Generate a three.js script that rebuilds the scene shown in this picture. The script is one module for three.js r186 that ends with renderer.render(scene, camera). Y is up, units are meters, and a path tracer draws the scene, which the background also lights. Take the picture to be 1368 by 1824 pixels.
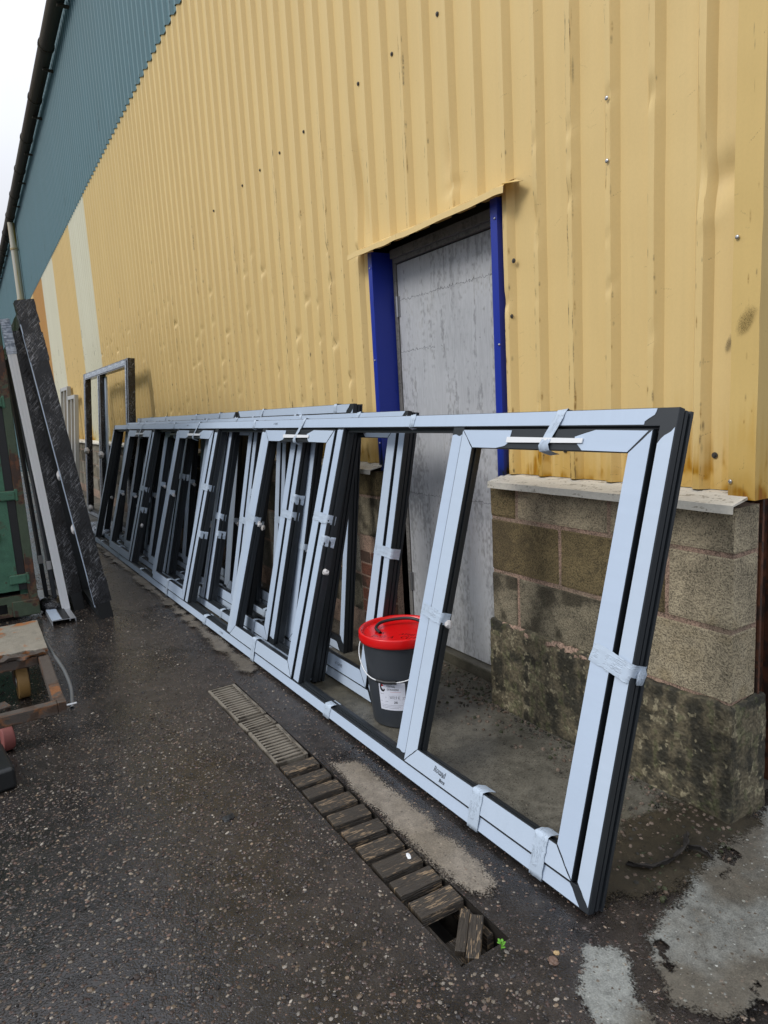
import * as THREE from 'three';
import { RoundedBoxGeometry } from 'three/addons/geometries/RoundedBoxGeometry.js';
import { mergeGeometries, toCreasedNormals } from 'three/addons/utils/BufferGeometryUtils.js';

// ------------------------------------------------------------------ camera, sky, sun, exposure
const scene = new THREE.Scene();
const camera = new THREE.PerspectiveCamera(74.15, 768 / 1024, 0.05, 900);
camera.position.set(1.088, 1.2886, 1.7984);
camera.rotation.order = 'YXZ';
camera.rotation.set(-0.15492, 1.02805, -0.0567);

function mul(a) { return function () { a |= 0; a = a + 0x6D2B79F5 | 0; let t = Math.imul(a ^ a >>> 15, 1 | a); t = t + Math.imul(t ^ t >>> 7, 61 | t) ^ t; return ((t ^ t >>> 14) >>> 0) / 4294967296; }; }
const rnd = mul(20417);
const rr = (a, b, r = rnd) => a + (b - a) * r();
// tileable value noise, n x n cells, sampled on a w x h grid
function vnoise(w, h, nx, ny, seed) {
  const r = mul(seed), g = new Float32Array(nx * ny); for (let i = 0; i < g.length; i++) g[i] = r();
  const out = new Float32Array(w * h);
  const xi = new Int32Array(w), xf = new Float32Array(w);
  for (let i = 0; i < w; i++) { const f = i / w * nx; xi[i] = Math.floor(f); const t = f - xi[i]; xf[i] = t * t * (3 - 2 * t); }
  for (let j = 0; j < h; j++) {
    const f = j / h * ny, y0 = Math.floor(f) % ny, t = f - Math.floor(f), ty = t * t * (3 - 2 * t), y1 = (y0 + 1) % ny;
    for (let i = 0; i < w; i++) {
      const x0 = xi[i] % nx, x1 = (x0 + 1) % nx, tx = xf[i];
      const a = g[y0 * nx + x0], b = g[y0 * nx + x1], c = g[y1 * nx + x0], d = g[y1 * nx + x1];
      out[j * w + i] = (a + (b - a) * tx) * (1 - ty) + (c + (d - c) * tx) * ty;
    }
  }
  return out;
}
function fbm(w, h, nx, ny, oct, seed, gain = 0.5) {
  const out = new Float32Array(w * h); let amp = 1, tot = 0;
  for (let o = 0; o < oct; o++) {
    if (nx > w || ny > h) break;
    const n = vnoise(w, h, nx, ny, seed + o * 17); for (let i = 0; i < out.length; i++) out[i] += n[i] * amp;
    tot += amp; amp *= gain; nx *= 2; ny *= 2;
  }
  for (let i = 0; i < out.length; i++) out[i] /= tot;
  return out;
}
const clamp = (v, a = 0, b = 1) => v < a ? a : v > b ? b : v;
const sstep = (a, b, v) => { const t = clamp((v - a) / (b - a)); return t * t * (3 - 2 * t); };
const lerp = (a, b, t) => a + (b - a) * t;
function sm(x) { return x <= 0.0031308 ? x * 12.92 : 1.055 * Math.pow(x, 1 / 2.4) - 0.055; }
function dataTex(w, h, fn, srgb) {      // fn(i) -> [r,g,b] 0..1 (linear when srgb: encoded here)
  const d = new Uint8Array(w * h * 4);
  for (let i = 0; i < w * h; i++) {
    const c = fn(i);
    for (let k = 0; k < 3; k++) d[i * 4 + k] = Math.round(255 * (srgb ? sm(clamp(c[k])) : clamp(c[k])));
    d[i * 4 + 3] = 255;
  }
  const t = new THREE.DataTexture(d, w, h, THREE.RGBAFormat);
  t.wrapS = t.wrapT = THREE.RepeatWrapping; t.magFilter = THREE.LinearFilter; t.minFilter = THREE.LinearMipmapLinearFilter; t.generateMipmaps = true; t.anisotropy = 8;
  if (srgb) t.colorSpace = THREE.SRGBColorSpace;
  t.needsUpdate = true; return t;
}
function rep(t, u, v) { const c = t.clone(); c.repeat.set(u, v); c.needsUpdate = true; return c; }

// overcast sky, brighter towards the zenith, with faint cloud
{
  const w = 512, h = 256, d = new Float32Array(w * h * 4), n = fbm(w, h, 8, 8, 5, 91);
  for (let j = 0; j < h; j++) for (let i = 0; i < w; i++) {
    const el = ((j + 0.5) / h - 0.5) * Math.PI, s = Math.sin(el), k = (j * w + i) * 4;
    let L = (0.42 + 0.74 * Math.max(0, s)) * (0.76 + 0.40 * n[j * w + i]);
    let c = [0.94, 0.99, 1.10];
    const m = sstep(0.45, 0.62, n[j * w + i]); c = [lerp(0.81, 0.93, m), lerp(0.895, 0.96, m), lerp(1.04, 1.03, m)];
    if (s < 0) { L = 0.22; c = [0.9, 0.9, 0.9]; }
    d[k] = L * c[0]; d[k + 1] = L * c[1]; d[k + 2] = L * c[2]; d[k + 3] = 1;
  }
  const t = new THREE.DataTexture(d, w, h, THREE.RGBAFormat, THREE.FloatType);
  t.mapping = THREE.EquirectangularReflectionMapping; t.magFilter = THREE.LinearFilter; t.minFilter = THREE.LinearFilter; t.wrapS = THREE.RepeatWrapping; t.needsUpdate = true;
  scene.background = t; scene.environment = t;
}
const sun = new THREE.DirectionalLight(new THREE.Color(1.0, 0.965, 0.92), 1.15);
sun.position.set(-3.2, 10.5, 12); sun.target.position.set(-2.5, 0, 0); sun.castShadow = true; sun.shadow.radius = 40;
sun.shadow.mapSize.set(2048, 2048); Object.assign(sun.shadow.camera, { left: -16, right: 12, top: 12, bottom: -12, near: 0.5, far: 60 });
scene.add(sun, sun.target);
const renderer = new THREE.WebGLRenderer({ antialias: true });
renderer.setSize(768, 1024); renderer.shadowMap.enabled = true;
renderer.toneMapping = THREE.LinearToneMapping; renderer.toneMappingExposure = 1.42;

// ------------------------------------------------------------------ helpers
const S = (r, g, b) => new THREE.Color().setRGB(r / 255, g / 255, b / 255, THREE.SRGBColorSpace);
const used = {};
function numbered(n) { if (used[n] === undefined) { used[n] = 0; return n; } used[n]++; return n + '_' + String(used[n]).padStart(3, '0'); }
function mesh(name, geo, mat, parent = scene) {
  const m = new THREE.Mesh(geo, mat); m.name = parent === scene ? numbered(name) : name; m.castShadow = m.receiveShadow = true; parent.add(m); return m;
}
function thing(name, label, category, group) {
  const g = new THREE.Group(); g.name = numbered(name); g.userData = { label, category, kind: 'thing' }; if (group) g.userData.group = group; scene.add(g); return g;
}
function tag(o, label, category, group) { o.userData = { label, category, kind: 'thing' }; if (group) o.userData.group = group; return o; }
function bx(w, h, d, x = 0, y = 0, z = 0) { const g = new THREE.BoxGeometry(w, h, d); g.translate(x, y, z); return g; }
function b2(x0, x1, y0, y1, z0, z1) { return bx(Math.abs(x1 - x0), Math.abs(y1 - y0), Math.abs(z1 - z0), (x0 + x1) / 2, (y0 + y1) / 2, (z0 + z1) / 2); }
function rb(x0, x1, y0, y1, z0, z1, r = 0.004, seg = 1) { const g = new RoundedBoxGeometry(Math.abs(x1 - x0), Math.abs(y1 - y0), Math.abs(z1 - z0), seg, r); g.translate((x0 + x1) / 2, (y0 + y1) / 2, (z0 + z1) / 2); return g; }
function merge(a) { return mergeGeometries(a.map(g => { const q = g.index ? g.toNonIndexed() : g; for (const k of Object.keys(q.attributes)) if (!['position', 'normal', 'uv'].includes(k)) q.deleteAttribute(k); return q; })); }
// uv in metres by dominant axis
function boxUV(g, s = 1, ou = 0, ov = 0) {
  const p = g.attributes.position, n = g.attributes.normal, uv = new Float32Array(p.count * 2);
  for (let i = 0; i < p.count; i++) {
    const ax = Math.abs(n.getX(i)), ay = Math.abs(n.getY(i)), az = Math.abs(n.getZ(i));
    let u, v; if (az >= ax && az >= ay) { u = p.getX(i); v = p.getY(i); } else if (ax >= ay) { u = p.getZ(i); v = p.getY(i); } else { u = p.getX(i); v = p.getZ(i); }
    uv[i * 2] = u * s + ou; uv[i * 2 + 1] = v * s + ov;
  }
  g.setAttribute('uv', new THREE.BufferAttribute(uv, 2)); return g;
}
function tube(pts, r, seg = 24, rs = 8, closed = false) { return new THREE.TubeGeometry(new THREE.CatmullRomCurve3(pts.map(p => new THREE.Vector3(...p)), closed), seg, r, rs, closed); }
const stdm = (color, roughness, o = {}) => new THREE.MeshStandardMaterial({ color, roughness, metalness: 0, ...o });
function canvasTex(w, h, draw, srgb = true) {
  const c = document.createElement('canvas'); c.width = w; c.height = h; const x = c.getContext('2d'); draw(x, w, h);
  const t = new THREE.CanvasTexture(c); if (srgb) t.colorSpace = THREE.SRGBColorSpace; t.anisotropy = 8; return t;
}

// ------------------------------------------------------------------ textures
// stones rasterised into colour + height arrays
function aggregate(size, metres, seed, base, baseVar, stones, opt = {}) {
  const N = size * size, col = new Float32Array(N * 3), ht = new Float32Array(N), ro = new Float32Array(N);
  const n1 = fbm(size, size, 6, 6, 5, seed), n2 = fbm(size, size, 64, 64, 4, seed + 5), n3 = fbm(size, size, 3, 3, 3, seed + 9), n4 = vnoise(size, size, size / 2, size / 2, seed + 13);
  for (let i = 0; i < N; i++) {
    const k = 0.62 + 0.5 * n1[i] + baseVar * (n2[i] - 0.5) + 0.5 * (n4[i] - 0.5);
    col[i * 3] = base[0] * k; col[i * 3 + 1] = base[1] * k; col[i * 3 + 2] = base[2] * k;
    if (opt.tint) { const m = sstep(0.48, 0.62, n3[i] * 0.6 + n1[i] * 0.4); for (let c = 0; c < 3; c++) col[i * 3 + c] *= lerp(1, opt.tint[c], m); }
    ht[i] = 0.30 + 0.22 * n2[i] + 0.1 * n4[i];
    ro[i] = opt.rough ? lerp(opt.rough[0], opt.rough[1], sstep(0.38, 0.62, n1[i] * 0.5 + n3[i] * 0.5)) + 0.12 * (n4[i] - 0.5) : 0.8;
  }
  const r = mul(seed + 77), px = size / metres;
  for (let s = 0; s < stones.count; s++) {
    const cx = r() * size, cy = r() * size, big = Math.pow(r(), stones.pow || 2.2), ra = lerp(stones.r[0], stones.r[1], big) * px, el = rr(0.55, 1, r), an = r() * 3.14;
    const ca = Math.cos(an), sa = Math.sin(an), pal = stones.pal[Math.floor(r() * stones.pal.length)], br = rr(0.55, 1.25, r), hh = rr(0.55, 0.95, r);
    const R = Math.ceil(ra);
    for (let dy = -R; dy <= R; dy++) for (let dx = -R; dx <= R; dx++) {
      const u = (dx * ca + dy * sa) / ra, v = (-dx * sa + dy * ca) / (ra * el), q = u * u + v * v + 0.25 * Math.sin(u * 5 + s) * v;
      if (q > 1) continue;
      const i = (((Math.round(cy + dy) % size) + size) % size) * size + ((Math.round(cx + dx) % size) + size) % size;
      const a = q > 0.75 ? 0.6 : 1;
      for (let c = 0; c < 3; c++) col[i * 3 + c] = lerp(col[i * 3 + c], pal[c] * br * (0.85 + 0.3 * n4[i]), a);
      ht[i] = Math.max(ht[i], hh * (1 - 0.55 * q)); ro[i] = lerp(ro[i], opt.stoneRough || 0.4, 0.6);
    }
  }
  return {
    map: dataTex(size, size, i => [col[i * 3], col[i * 3 + 1], col[i * 3 + 2]], true),
    bump: dataTex(size, size, i => [ht[i], ht[i], ht[i]]),
    rough: dataTex(size, size, i => [0, ro[i], 0]),
  };
}
const tarT = aggregate(2048, 2.6, 11, [0.0275, 0.0243, 0.0228], 1.1,
  { count: 46000, r: [0.0010, 0.0052], pow: 2.2, pal: [[0.05, 0.04, 0.036], [0.085, 0.055, 0.045], [0.035, 0.03, 0.03], [0.12, 0.09, 0.07], [0.26, 0.2, 0.15], [0.055, 0.045, 0.042], [0.07, 0.045, 0.04], [0.16, 0.10, 0.07]] },
  { rough: [0.12, 0.34], tint: [1.3, 1.24, 1.18], stoneRough: 0.22 });
const apT = aggregate(1024, 1.7, 31, [0.128, 0.119, 0.096], 0.8,
  { count: 6500, r: [0.001, 0.0036], pow: 2.4, pal: [[0.06, 0.05, 0.042], [0.09, 0.075, 0.06], [0.045, 0.04, 0.035], [0.22, 0.19, 0.15]] },
  { rough: [0.30, 0.6], tint: [0.62, 0.60, 0.52] });
const conT = aggregate(1024, 1.3, 51, [0.25, 0.215, 0.172], 0.55,
  { count: 9000, r: [0.001, 0.004], pow: 2.4, pal: [[0.15, 0.125, 0.10], [0.24, 0.20, 0.155], [0.08, 0.065, 0.05], [0.2, 0.15, 0.11]] },
  { rough: [0.5, 0.75], tint: [0.72, 0.70, 0.66] });
const greyT = aggregate(1024, 1.1, 71, [0.235, 0.24, 0.22], 0.6,
  { count: 5200, r: [0.001, 0.0042], pow: 2.6, pal: [[0.22, 0.22, 0.19], [0.10, 0.08, 0.06], [0.34, 0.34, 0.31], [0.16, 0.13, 0.10], [0.09, 0.07, 0.05]] },
  { rough: [0.45, 0.7], tint: [0.42, 0.36, 0.30] });
function groundMat(T, m, bump, o = {}) { return new THREE.MeshStandardMaterial({ map: T.map, bumpMap: T.bump, bumpScale: bump, roughnessMap: T.rough, roughness: 1, ...o }); }
for (const [T, m] of [[tarT, 2.6], [apT, 1.7], [conT, 1.3], [greyT, 1.1]]) for (const k in T) T[k].repeat.set(1 / m, 1 / m);
const tarM = groundMat(tarT, 2.6, 0.006), apM = groundMat(apT, 1.7, 0.0035), conM = groundMat(conT, 1.3, 0.0025), greyM = groundMat(greyT, 1.1, 0.003);

// concrete block faces: gritty, four tones
function blockTex(seed, base, stain, stainAmt, patch) {
  const s = 512, g = fbm(s, s, 170, 170, 1, seed, 0.7), f = vnoise(s, s, 512, 512, seed + 3), b = fbm(s, s, 3, 3, 4, seed + 7), c = fbm(s, s, 12, 12, 3, seed + 11);
  const map = dataTex(s, s, i => {
    let k = 0.62 + 0.62 * g[i] + 0.5 * (f[i] - 0.5) + 0.7 * (c[i] - 0.5) + 0.5 * (b[i] - 0.5); if (f[i] * 0.55 + g[i] * 0.5 < 0.27) k *= 0.4;
    const m = stainAmt * sstep(patch - 0.07, patch + 0.07, b[i] * 0.75 + c[i] * 0.25);
    return [0, 1, 2].map(q => lerp(base[q], stain[q], m) * k);
  }, true);
  const bump = dataTex(s, s, i => { const v = 0.2 + 0.45 * g[i] + 0.4 * f[i]; return [v, v, v]; });
  map.repeat.set(1 / 0.6, 1 / 0.6); bump.repeat.set(1 / 0.6, 1 / 0.6);
  return new THREE.MeshStandardMaterial({ map, bumpMap: bump, bumpScale: 0.004, roughness: 0.92 });
}
const blkLight = blockTex(101, [0.37, 0.312, 0.21], [0.19, 0.15, 0.085], 0.7, 0.55);
const blkBrown = blockTex(121, [0.165, 0.125, 0.058], [0.085, 0.064, 0.030], 0.9, 0.52);
const blkDark = blockTex(141, [0.25, 0.215, 0.145], [0.042, 0.035, 0.021], 0.92, 0.46);
const blkGrey = blockTex(161, [0.27, 0.245, 0.19], [0.10, 0.085, 0.055], 0.8, 0.5);
const plinthM = (() => {
  const s = 1024, a = fbm(s, s, 12, 20, 6, 181, 0.7), st = fbm(s, s, 40, 8, 4, 183), g = fbm(s, s, 160, 160, 2, 185), l = fbm(s, s, 60, 60, 3, 187);
  const map = dataTex(s, s, i => {
    const m = sstep(0.40, 0.62, a[i] * 0.6 + st[i] * 0.4), k = 0.45 + 1.1 * g[i]; let c = [lerp(0.030, 0.118, m) * k, lerp(0.027, 0.098, m) * k, lerp(0.017, 0.060, m) * k];
    const q = 0.8 * sstep(0.60, 0.68, l[i] * 0.65 + a[i] * 0.38); c = c.map((v, n) => lerp(v, [0.27, 0.235, 0.15][n] * k, q));
    const gm = 0.6 * sstep(0.58, 0.66, st[i] * 0.5 + l[i] * 0.5); return c.map((v, n) => lerp(v, [0.050, 0.056, 0.020][n] * k, gm));
  }, true), bump = dataTex(s, s, i => { const v = 0.45 * a[i] + 0.35 * g[i] + 0.2 * l[i]; return [v, v, v]; });
  map.repeat.set(1 / 1.2, 1 / 1.2); bump.repeat.set(1 / 1.2, 1 / 1.2); return new THREE.MeshStandardMaterial({ map, bumpMap: bump, bumpScale: 0.008, roughness: 0.8 });
})();
const mortarM = blockTex(191, [0.36, 0.245, 0.18], [0.19, 0.145, 0.105], 0.8, 0.55); mortarM.bumpScale = 0.004;
const brickM = blockTex(197, [0.20, 0.075, 0.045], [0.06, 0.04, 0.028], 0.9, 0.52);

// painted cladding: grime marks that follow the ribs (20 ribs = 3.22 m across, 4.83 m high)
const PITCH = 0.161, RIB0 = -0.152;
function grimeTex(seed) {
  const W = 2048, H = 2048, mx = 3.22, my = 4.83, d = new Float32Array(W * H * 3).fill(1), r = mul(seed);
  const n1 = fbm(W, H, 10, 5, 5, seed), n2 = fbm(W, H, 200, 12, 3, seed + 4), n3 = vnoise(W, H, 1024, 1024, seed + 8), n4 = fbm(W, H, 40, 40, 4, seed + 12);
  for (let j = 0; j < H; j++) for (let i = 0; i < W; i++) {
    const k = j * W + i, y = j / H * my;
    let a = 0.93 + 0.10 * n1[k] + 0.05 * (n2[k] - 0.5) + 0.035 * (n3[k] - 0.5);
    let c = [a, a * (0.985 + 0.02 * n1[k]), a * (0.96 + 0.06 * n1[k])];
    // run-off dirt gathered at the foot of the sheets: patchy, with streaks
    const foot = sstep(1.22, 0.97, y + 0.30 * (n2[k] - 0.5) + 0.25 * (n4[k] - 0.5));
    const sp = sstep(0.52, 0.66, n4[k]) * foot;
    c = [c[0] * (1 - 0.16 * foot * n4[k] - 0.40 * sp), c[1] * (1 - 0.38 * foot * n4[k] - 0.50 * sp), c[2] * (1 - 0.95 * foot * n4[k] - 0.6 * sp)];
    d[k * 3] = c[0]; d[k * 3 + 1] = c[1]; d[k * 3 + 2] = c[2];
  }
  const px = W / mx, py = H / my;
  const dab = (x, y, rx, ry, col, al) => {
    const X = x * px, Y = y * py, RX = Math.max(1, rx * px), RY = Math.max(1, ry * py);
    for (let jj = -Math.ceil(RY); jj <= RY; jj++) for (let ii = -Math.ceil(RX); ii <= RX; ii++) {
      const q = (ii / RX) ** 2 + (jj / RY) ** 2; if (q > 1) continue;
      const yy = Math.round(Y + jj); if (yy < 0 || yy >= H) continue;
      const k = yy * W + ((Math.round(X + ii) % W) + W) % W, a = al * (1 - q) * clamp(0.35 + 1.5 * (n3[k] - 0.25) + (n4[k] - 0.4));
      if (a > 0) for (let c = 0; c < 3; c++) d[k * 3 + c] *= lerp(1, col[c], Math.min(1, a));
    }
  };
  // scuffed rib edges: dashes of bare metal and dirt
  for (let k = 0; k < 20; k++) {
    const x = ((RIB0 + k * PITCH) % mx + mx) % mx;
    const heavy = [2, 6, 11, 17].includes(k) ? 1 : 0.3 * r();
    const nd = Math.round(14 + 95 * heavy);
    for (let q = 0; q < nd; q++) {
      const y = 0.97 + Math.pow(r(), 1.5) * (heavy > 0.9 ? 1.9 : 1.5);
      dab(x + (r() < 0.6 ? rr(-0.002, 0.004, r) : rr(0.018, 0.026, r)), y, rr(0.0012, 0.0032, r), rr(0.006, heavy > 0.9 ? 0.055 : 0.022, r), r() < 0.7 ? [0.30, 0.30, 0.30] : [0.45, 0.35, 0.18], rr(0.45, 1.1, r));
    }
  }
  // scratches and small knocks on the pans
  for (let q = 0; q < 240; q++) {
    const x = r() * mx, y = 0.98 + Math.pow(r(), 1.3) * 1.7, L = Math.floor(rr(2, 9, r)), sl = rr(-1, 1, r);
    for (let s = 0; s < L; s++) dab(x + s * 0.004, y + s * 0.004 * sl, 0.0016, 0.0022, [0.3, 0.28, 0.25], rr(0.3, 0.95, r));
  }
  const t = dataTex(W, H, i => [d[i * 3], d[i * 3 + 1], d[i * 3 + 2]], true);
  t.repeat.set(1 / mx, 1 / my); return t;
}
const grime = grimeTex(301);
const yellowM = stdm(S(217, 189, 128), 0.6, { map: grime });
const creamM = stdm(S(216, 212, 188), 0.55, { map: grime });
const orangeM = stdm(S(190, 142, 74), 0.55, { map: grime });
const tealM = stdm(S(88, 122, 129), 0.5, { map: grime });
const trimM = stdm(S(208, 178, 110), 0.55, { map: grime });

// weathered plywood, worn planks
function woodTex(seed, w, h, base, dark, streak, along) {
  const g = along ? fbm(w, h, 10, 240, 4, seed, 0.6) : fbm(w, h, 240, 10, 4, seed, 0.6), p = fbm(w, h, 5, 8, 5, seed + 3), f = vnoise(w, h, w / 2, h / 8, seed + 8);
  return { g, p, f };
}
const doorMap = (() => {
  const w = 1024, h = 2048, g = fbm(w, h, 250, 36, 2, 501, 0.7), p = fbm(w, h, 5, 9, 5, 503), q = fbm(w, h, 90, 110, 3, 507), st = fbm(w, h, 30, 5, 4, 511);
  const d = new Float32Array(w * h);
  const map = dataTex(w, h, i => {
    const y = Math.floor(i / w) / h, x = (i % w) / w;
    let k = 0.86 + 0.34 * (p[i] - 0.45) + 0.20 * (g[i] - 0.5) + 0.14 * (st[i] - 0.5);
    const peel = sstep(0.54, 0.70, p[i] * 0.45 + q[i] * 0.3 + st[i] * 0.35) * sstep(0.53, 0.60, g[i]);
    let c = [0.50 * k, 0.51 * k, 0.525 * k];
    c = c.map((v, n) => lerp(v, [0.27, 0.25, 0.215][n], 0.36 * peel));
    for (const yy of [0.905, 0.775, 0.40]) { const e = Math.abs(y - yy - 0.003 * (q[i] - 0.5) * 4); if (e < 0.0009 && p[i] > 0.40) c = c.map(v => v * 0.45); }
    const low = sstep(0.5, 0.72, st[i] * 0.6 + q[i] * 0.4); c = c.map(v => v * (1 - 0.35 * low));
    d[i] = g[i] * 0.6 + (1 - peel) * 0.35; return c;
  }, true);
  return { map, bump: dataTex(w, h, i => [d[i], d[i], d[i]]) };
})();
const doorM = new THREE.MeshStandardMaterial({ map: doorMap.map, bumpMap: doorMap.bump, bumpScale: 0.002, roughness: 0.75 });
const plankMaps = [0, 1, 2].map(v => {
  const w = 512, h = 256, g = fbm(w, h, 6, 70, 4, 601 + v * 31, 0.6), p = fbm(w, h, 3, 4, 4, 607 + v * 31), s = fbm(w, h, 10, 40, 3, 611 + v * 31), rv = mul(900 + v);
  const map = dataTex(w, h, i => {
    const k = 0.55 + 0.9 * (g[i] - 0.1);
    let c = [0.050 * k, 0.040 * k, 0.030 * k];
    const m = sstep(0.635, 0.69, s[i] * 0.62 + p[i] * 0.42 + 0.012 * v); c = c.map((x, q) => lerp(x, [0.30, 0.21, 0.125][q] * (0.6 + 0.7 * g[i]), 0.85 * m));
    return c;
  }, true);
  const bump = dataTex(w, h, i => [g[i], g[i], g[i]]);
  map.repeat.set(1 / 0.2, 1 / 0.1); bump.repeat.set(1 / 0.2, 1 / 0.1);
  return new THREE.MeshStandardMaterial({ map, bumpMap: bump, bumpScale: 0.004, roughness: 0.5 });
});
// rust and worn paint
function rustTex(seed, paint, amt, rustc = [[0.16, 0.06, 0.025], [0.055, 0.03, 0.02]]) {
  const s = 512, a = fbm(s, s, 4, 4, 6, seed), b = fbm(s, s, 24, 24, 4, seed + 5), f = vnoise(s, s, 256, 256, seed + 9);
  const map = dataTex(s, s, i => {
    const m = sstep(amt - 0.05, amt + 0.05, a[i] * 0.7 + b[i] * 0.3), k = 0.8 + 0.35 * (b[i] - 0.3) + 0.2 * (f[i] - 0.5);
    return [0, 1, 2].map(q => lerp(paint[q], lerp(rustc[0][q], rustc[1][q], sstep(0.4, 0.6, b[i])), m) * k);
  }, true);
  const bump = dataTex(s, s, i => { const v = 0.5 * b[i] + 0.3 * f[i]; return [v, v, v]; });
  map.repeat.set(1 / 0.7, 1 / 0.7); bump.repeat.set(1 / 0.7, 1 / 0.7);
  return new THREE.MeshStandardMaterial({ map, bumpMap: bump, bumpScale: 0.003, roughness: 0.62 });
}
const greenM = rustTex(701, [0.060, 0.170, 0.105], 0.67), rustM = rustTex(721, [0.07, 0.10, 0.06], 0.53), rustBrownM = rustTex(741, [0.085, 0.068, 0.056], 0.53, [[0.24, 0.095, 0.03], [0.06, 0.035, 0.022]]);
const columnM = rustTex(761, [0.14, 0.05, 0.022], 0.5, [[0.10, 0.035, 0.016], [0.035, 0.018, 0.012]]);
const deckM = rustTex(781, [0.27, 0.245, 0.20], 0.63, [[0.13, 0.09, 0.06], [0.30, 0.12, 0.04]]);
const ironM = rustTex(801, [0.25, 0.22, 0.175], 0.55, [[0.18, 0.15, 0.115], [0.10, 0.085, 0.066]]); ironM.roughness = 0.42;
// stretch wrap over dark profiles: tight creases
const wrapM = (() => {
  const s = 1024, a = fbm(s, s, 8, 60, 3, 821, 0.6), a2 = fbm(s, s, 14, 40, 3, 823, 0.6), b = fbm(s, s, 7, 26, 3, 825), c = fbm(s, s, 5, 5, 4, 829);
  const sh = (n, k) => i => { const x = i % s, y = Math.floor(i / s); return n[((y + k * x + s * 4) % s) * s + x]; }, A = sh(a, 1), B = sh(a2, -2);
  const cr = new Float32Array(s * s); for (let i = 0; i < s * s; i++) cr[i] = Math.max(sstep(0.93, 0.995, 1 - Math.abs(2 * A(i) - 1)), 0.6 * sstep(0.95, 0.997, 1 - Math.abs(2 * B(i) - 1))) * (0.08 + 0.92 * sstep(0.44, 0.62, c[i]));
  const map = dataTex(s, s, i => [lerp(0.008, 0.26, cr[i]), lerp(0.008, 0.265, cr[i]), lerp(0.009, 0.28, cr[i])], true);
  const fl = fbm(s, s, 8, 190, 2, 833), F = sh(fl, 1);
  const bump = dataTex(s, s, i => { const v = F(i) * 0.6 + 0.4 * cr[i]; return [v, v, v]; });
  map.repeat.set(1 / 0.5, 1 / 0.5); bump.repeat.set(1 / 0.5, 1 / 0.5);
  return new THREE.MeshStandardMaterial({ map, bumpMap: bump, bumpScale: 0.0014, roughness: 0.16 });
})();
const hazeWrapM = (() => {
  const s = 512, a = fbm(s, s, 5, 60, 4, 841, 0.6), b = fbm(s, s, 30, 30, 4, 845);
  const map = dataTex(s, s, i => { const m = sstep(0.4, 0.62, a[i] * 0.6 + b[i] * 0.4); return [lerp(0.20, 0.55, m), lerp(0.24, 0.60, m), lerp(0.30, 0.68, m)]; }, true);
  const bump = dataTex(s, s, i => [a[i], a[i], a[i]]); map.repeat.set(3, 3); bump.repeat.set(3, 3);
  return new THREE.MeshStandardMaterial({ map, bumpMap: bump, bumpScale: 0.006, roughness: 0.3 });
})();
const profM = new THREE.MeshStandardMaterial({ color: new THREE.Color(0.017, 0.021, 0.025), roughness: 0.44 });
const filmM = [0, 1, 2].map(v => {
  const s = 256, a = fbm(s, s, 4, 4, 5, 861 + v * 7), b = fbm(s, s, 3, 60, 2, 865 + v * 7);
  const map = dataTex(s, s, i => { const k = 0.965 + 0.07 * (a[i] - 0.5) + 0.03 * (b[i] - 0.5); return [k, k, k]; }, true), bump = dataTex(s, s, i => { const q = a[i] * 0.8 + b[i] * 0.2; return [q, q, q]; });
  return new THREE.MeshStandardMaterial({ color: new THREE.Color([0.475, 0.465, 0.485][v], [0.565, 0.555, 0.57][v], [0.69, 0.68, 0.68][v]), map, bumpMap: bump, bumpScale: 0.0012, roughness: 0.36 });
});
const tapeLines = (() => { const s = 256, a = fbm(s, s, 5, 50, 3, 871, 0.6), c = fbm(s, s, 8, 8, 3, 875), f = i => { const v = 1 - Math.abs(2 * a[i] - 1); return sstep(0.80, 0.99, v) * sstep(0.35, 0.6, c[i]); }; const bump = dataTex(s, s, i => { const v = f(i); return [v, v, v]; }), map = dataTex(s, s, i => { const k = 0.93 + 0.14 * (c[i] - 0.5) - 0.10 * f(i); return [k, k, k]; }, true); bump.repeat.set(7, 7); map.repeat.set(7, 7); return { bump, map }; })();
const tapeM = new THREE.MeshStandardMaterial({ color: new THREE.Color(0.50, 0.59, 0.70), map: tapeLines.map, bumpMap: tapeLines.bump, bumpScale: 0.0012, roughness: 0.34, side: THREE.DoubleSide });
const foamM = stdm(new THREE.Color(0.60, 0.58, 0.57), 0.9);
const whiteM = stdm(new THREE.Color(0.74, 0.75, 0.76), 0.45);
const blackM = stdm(new THREE.Color(0.012, 0.013, 0.014), 0.45);
const steelM = new THREE.MeshStandardMaterial({ color: new THREE.Color(0.45, 0.45, 0.45), roughness: 0.35, metalness: 0.9 });
const blueM = stdm(S(22, 46, 150), 0.38, { map: grime });

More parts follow.
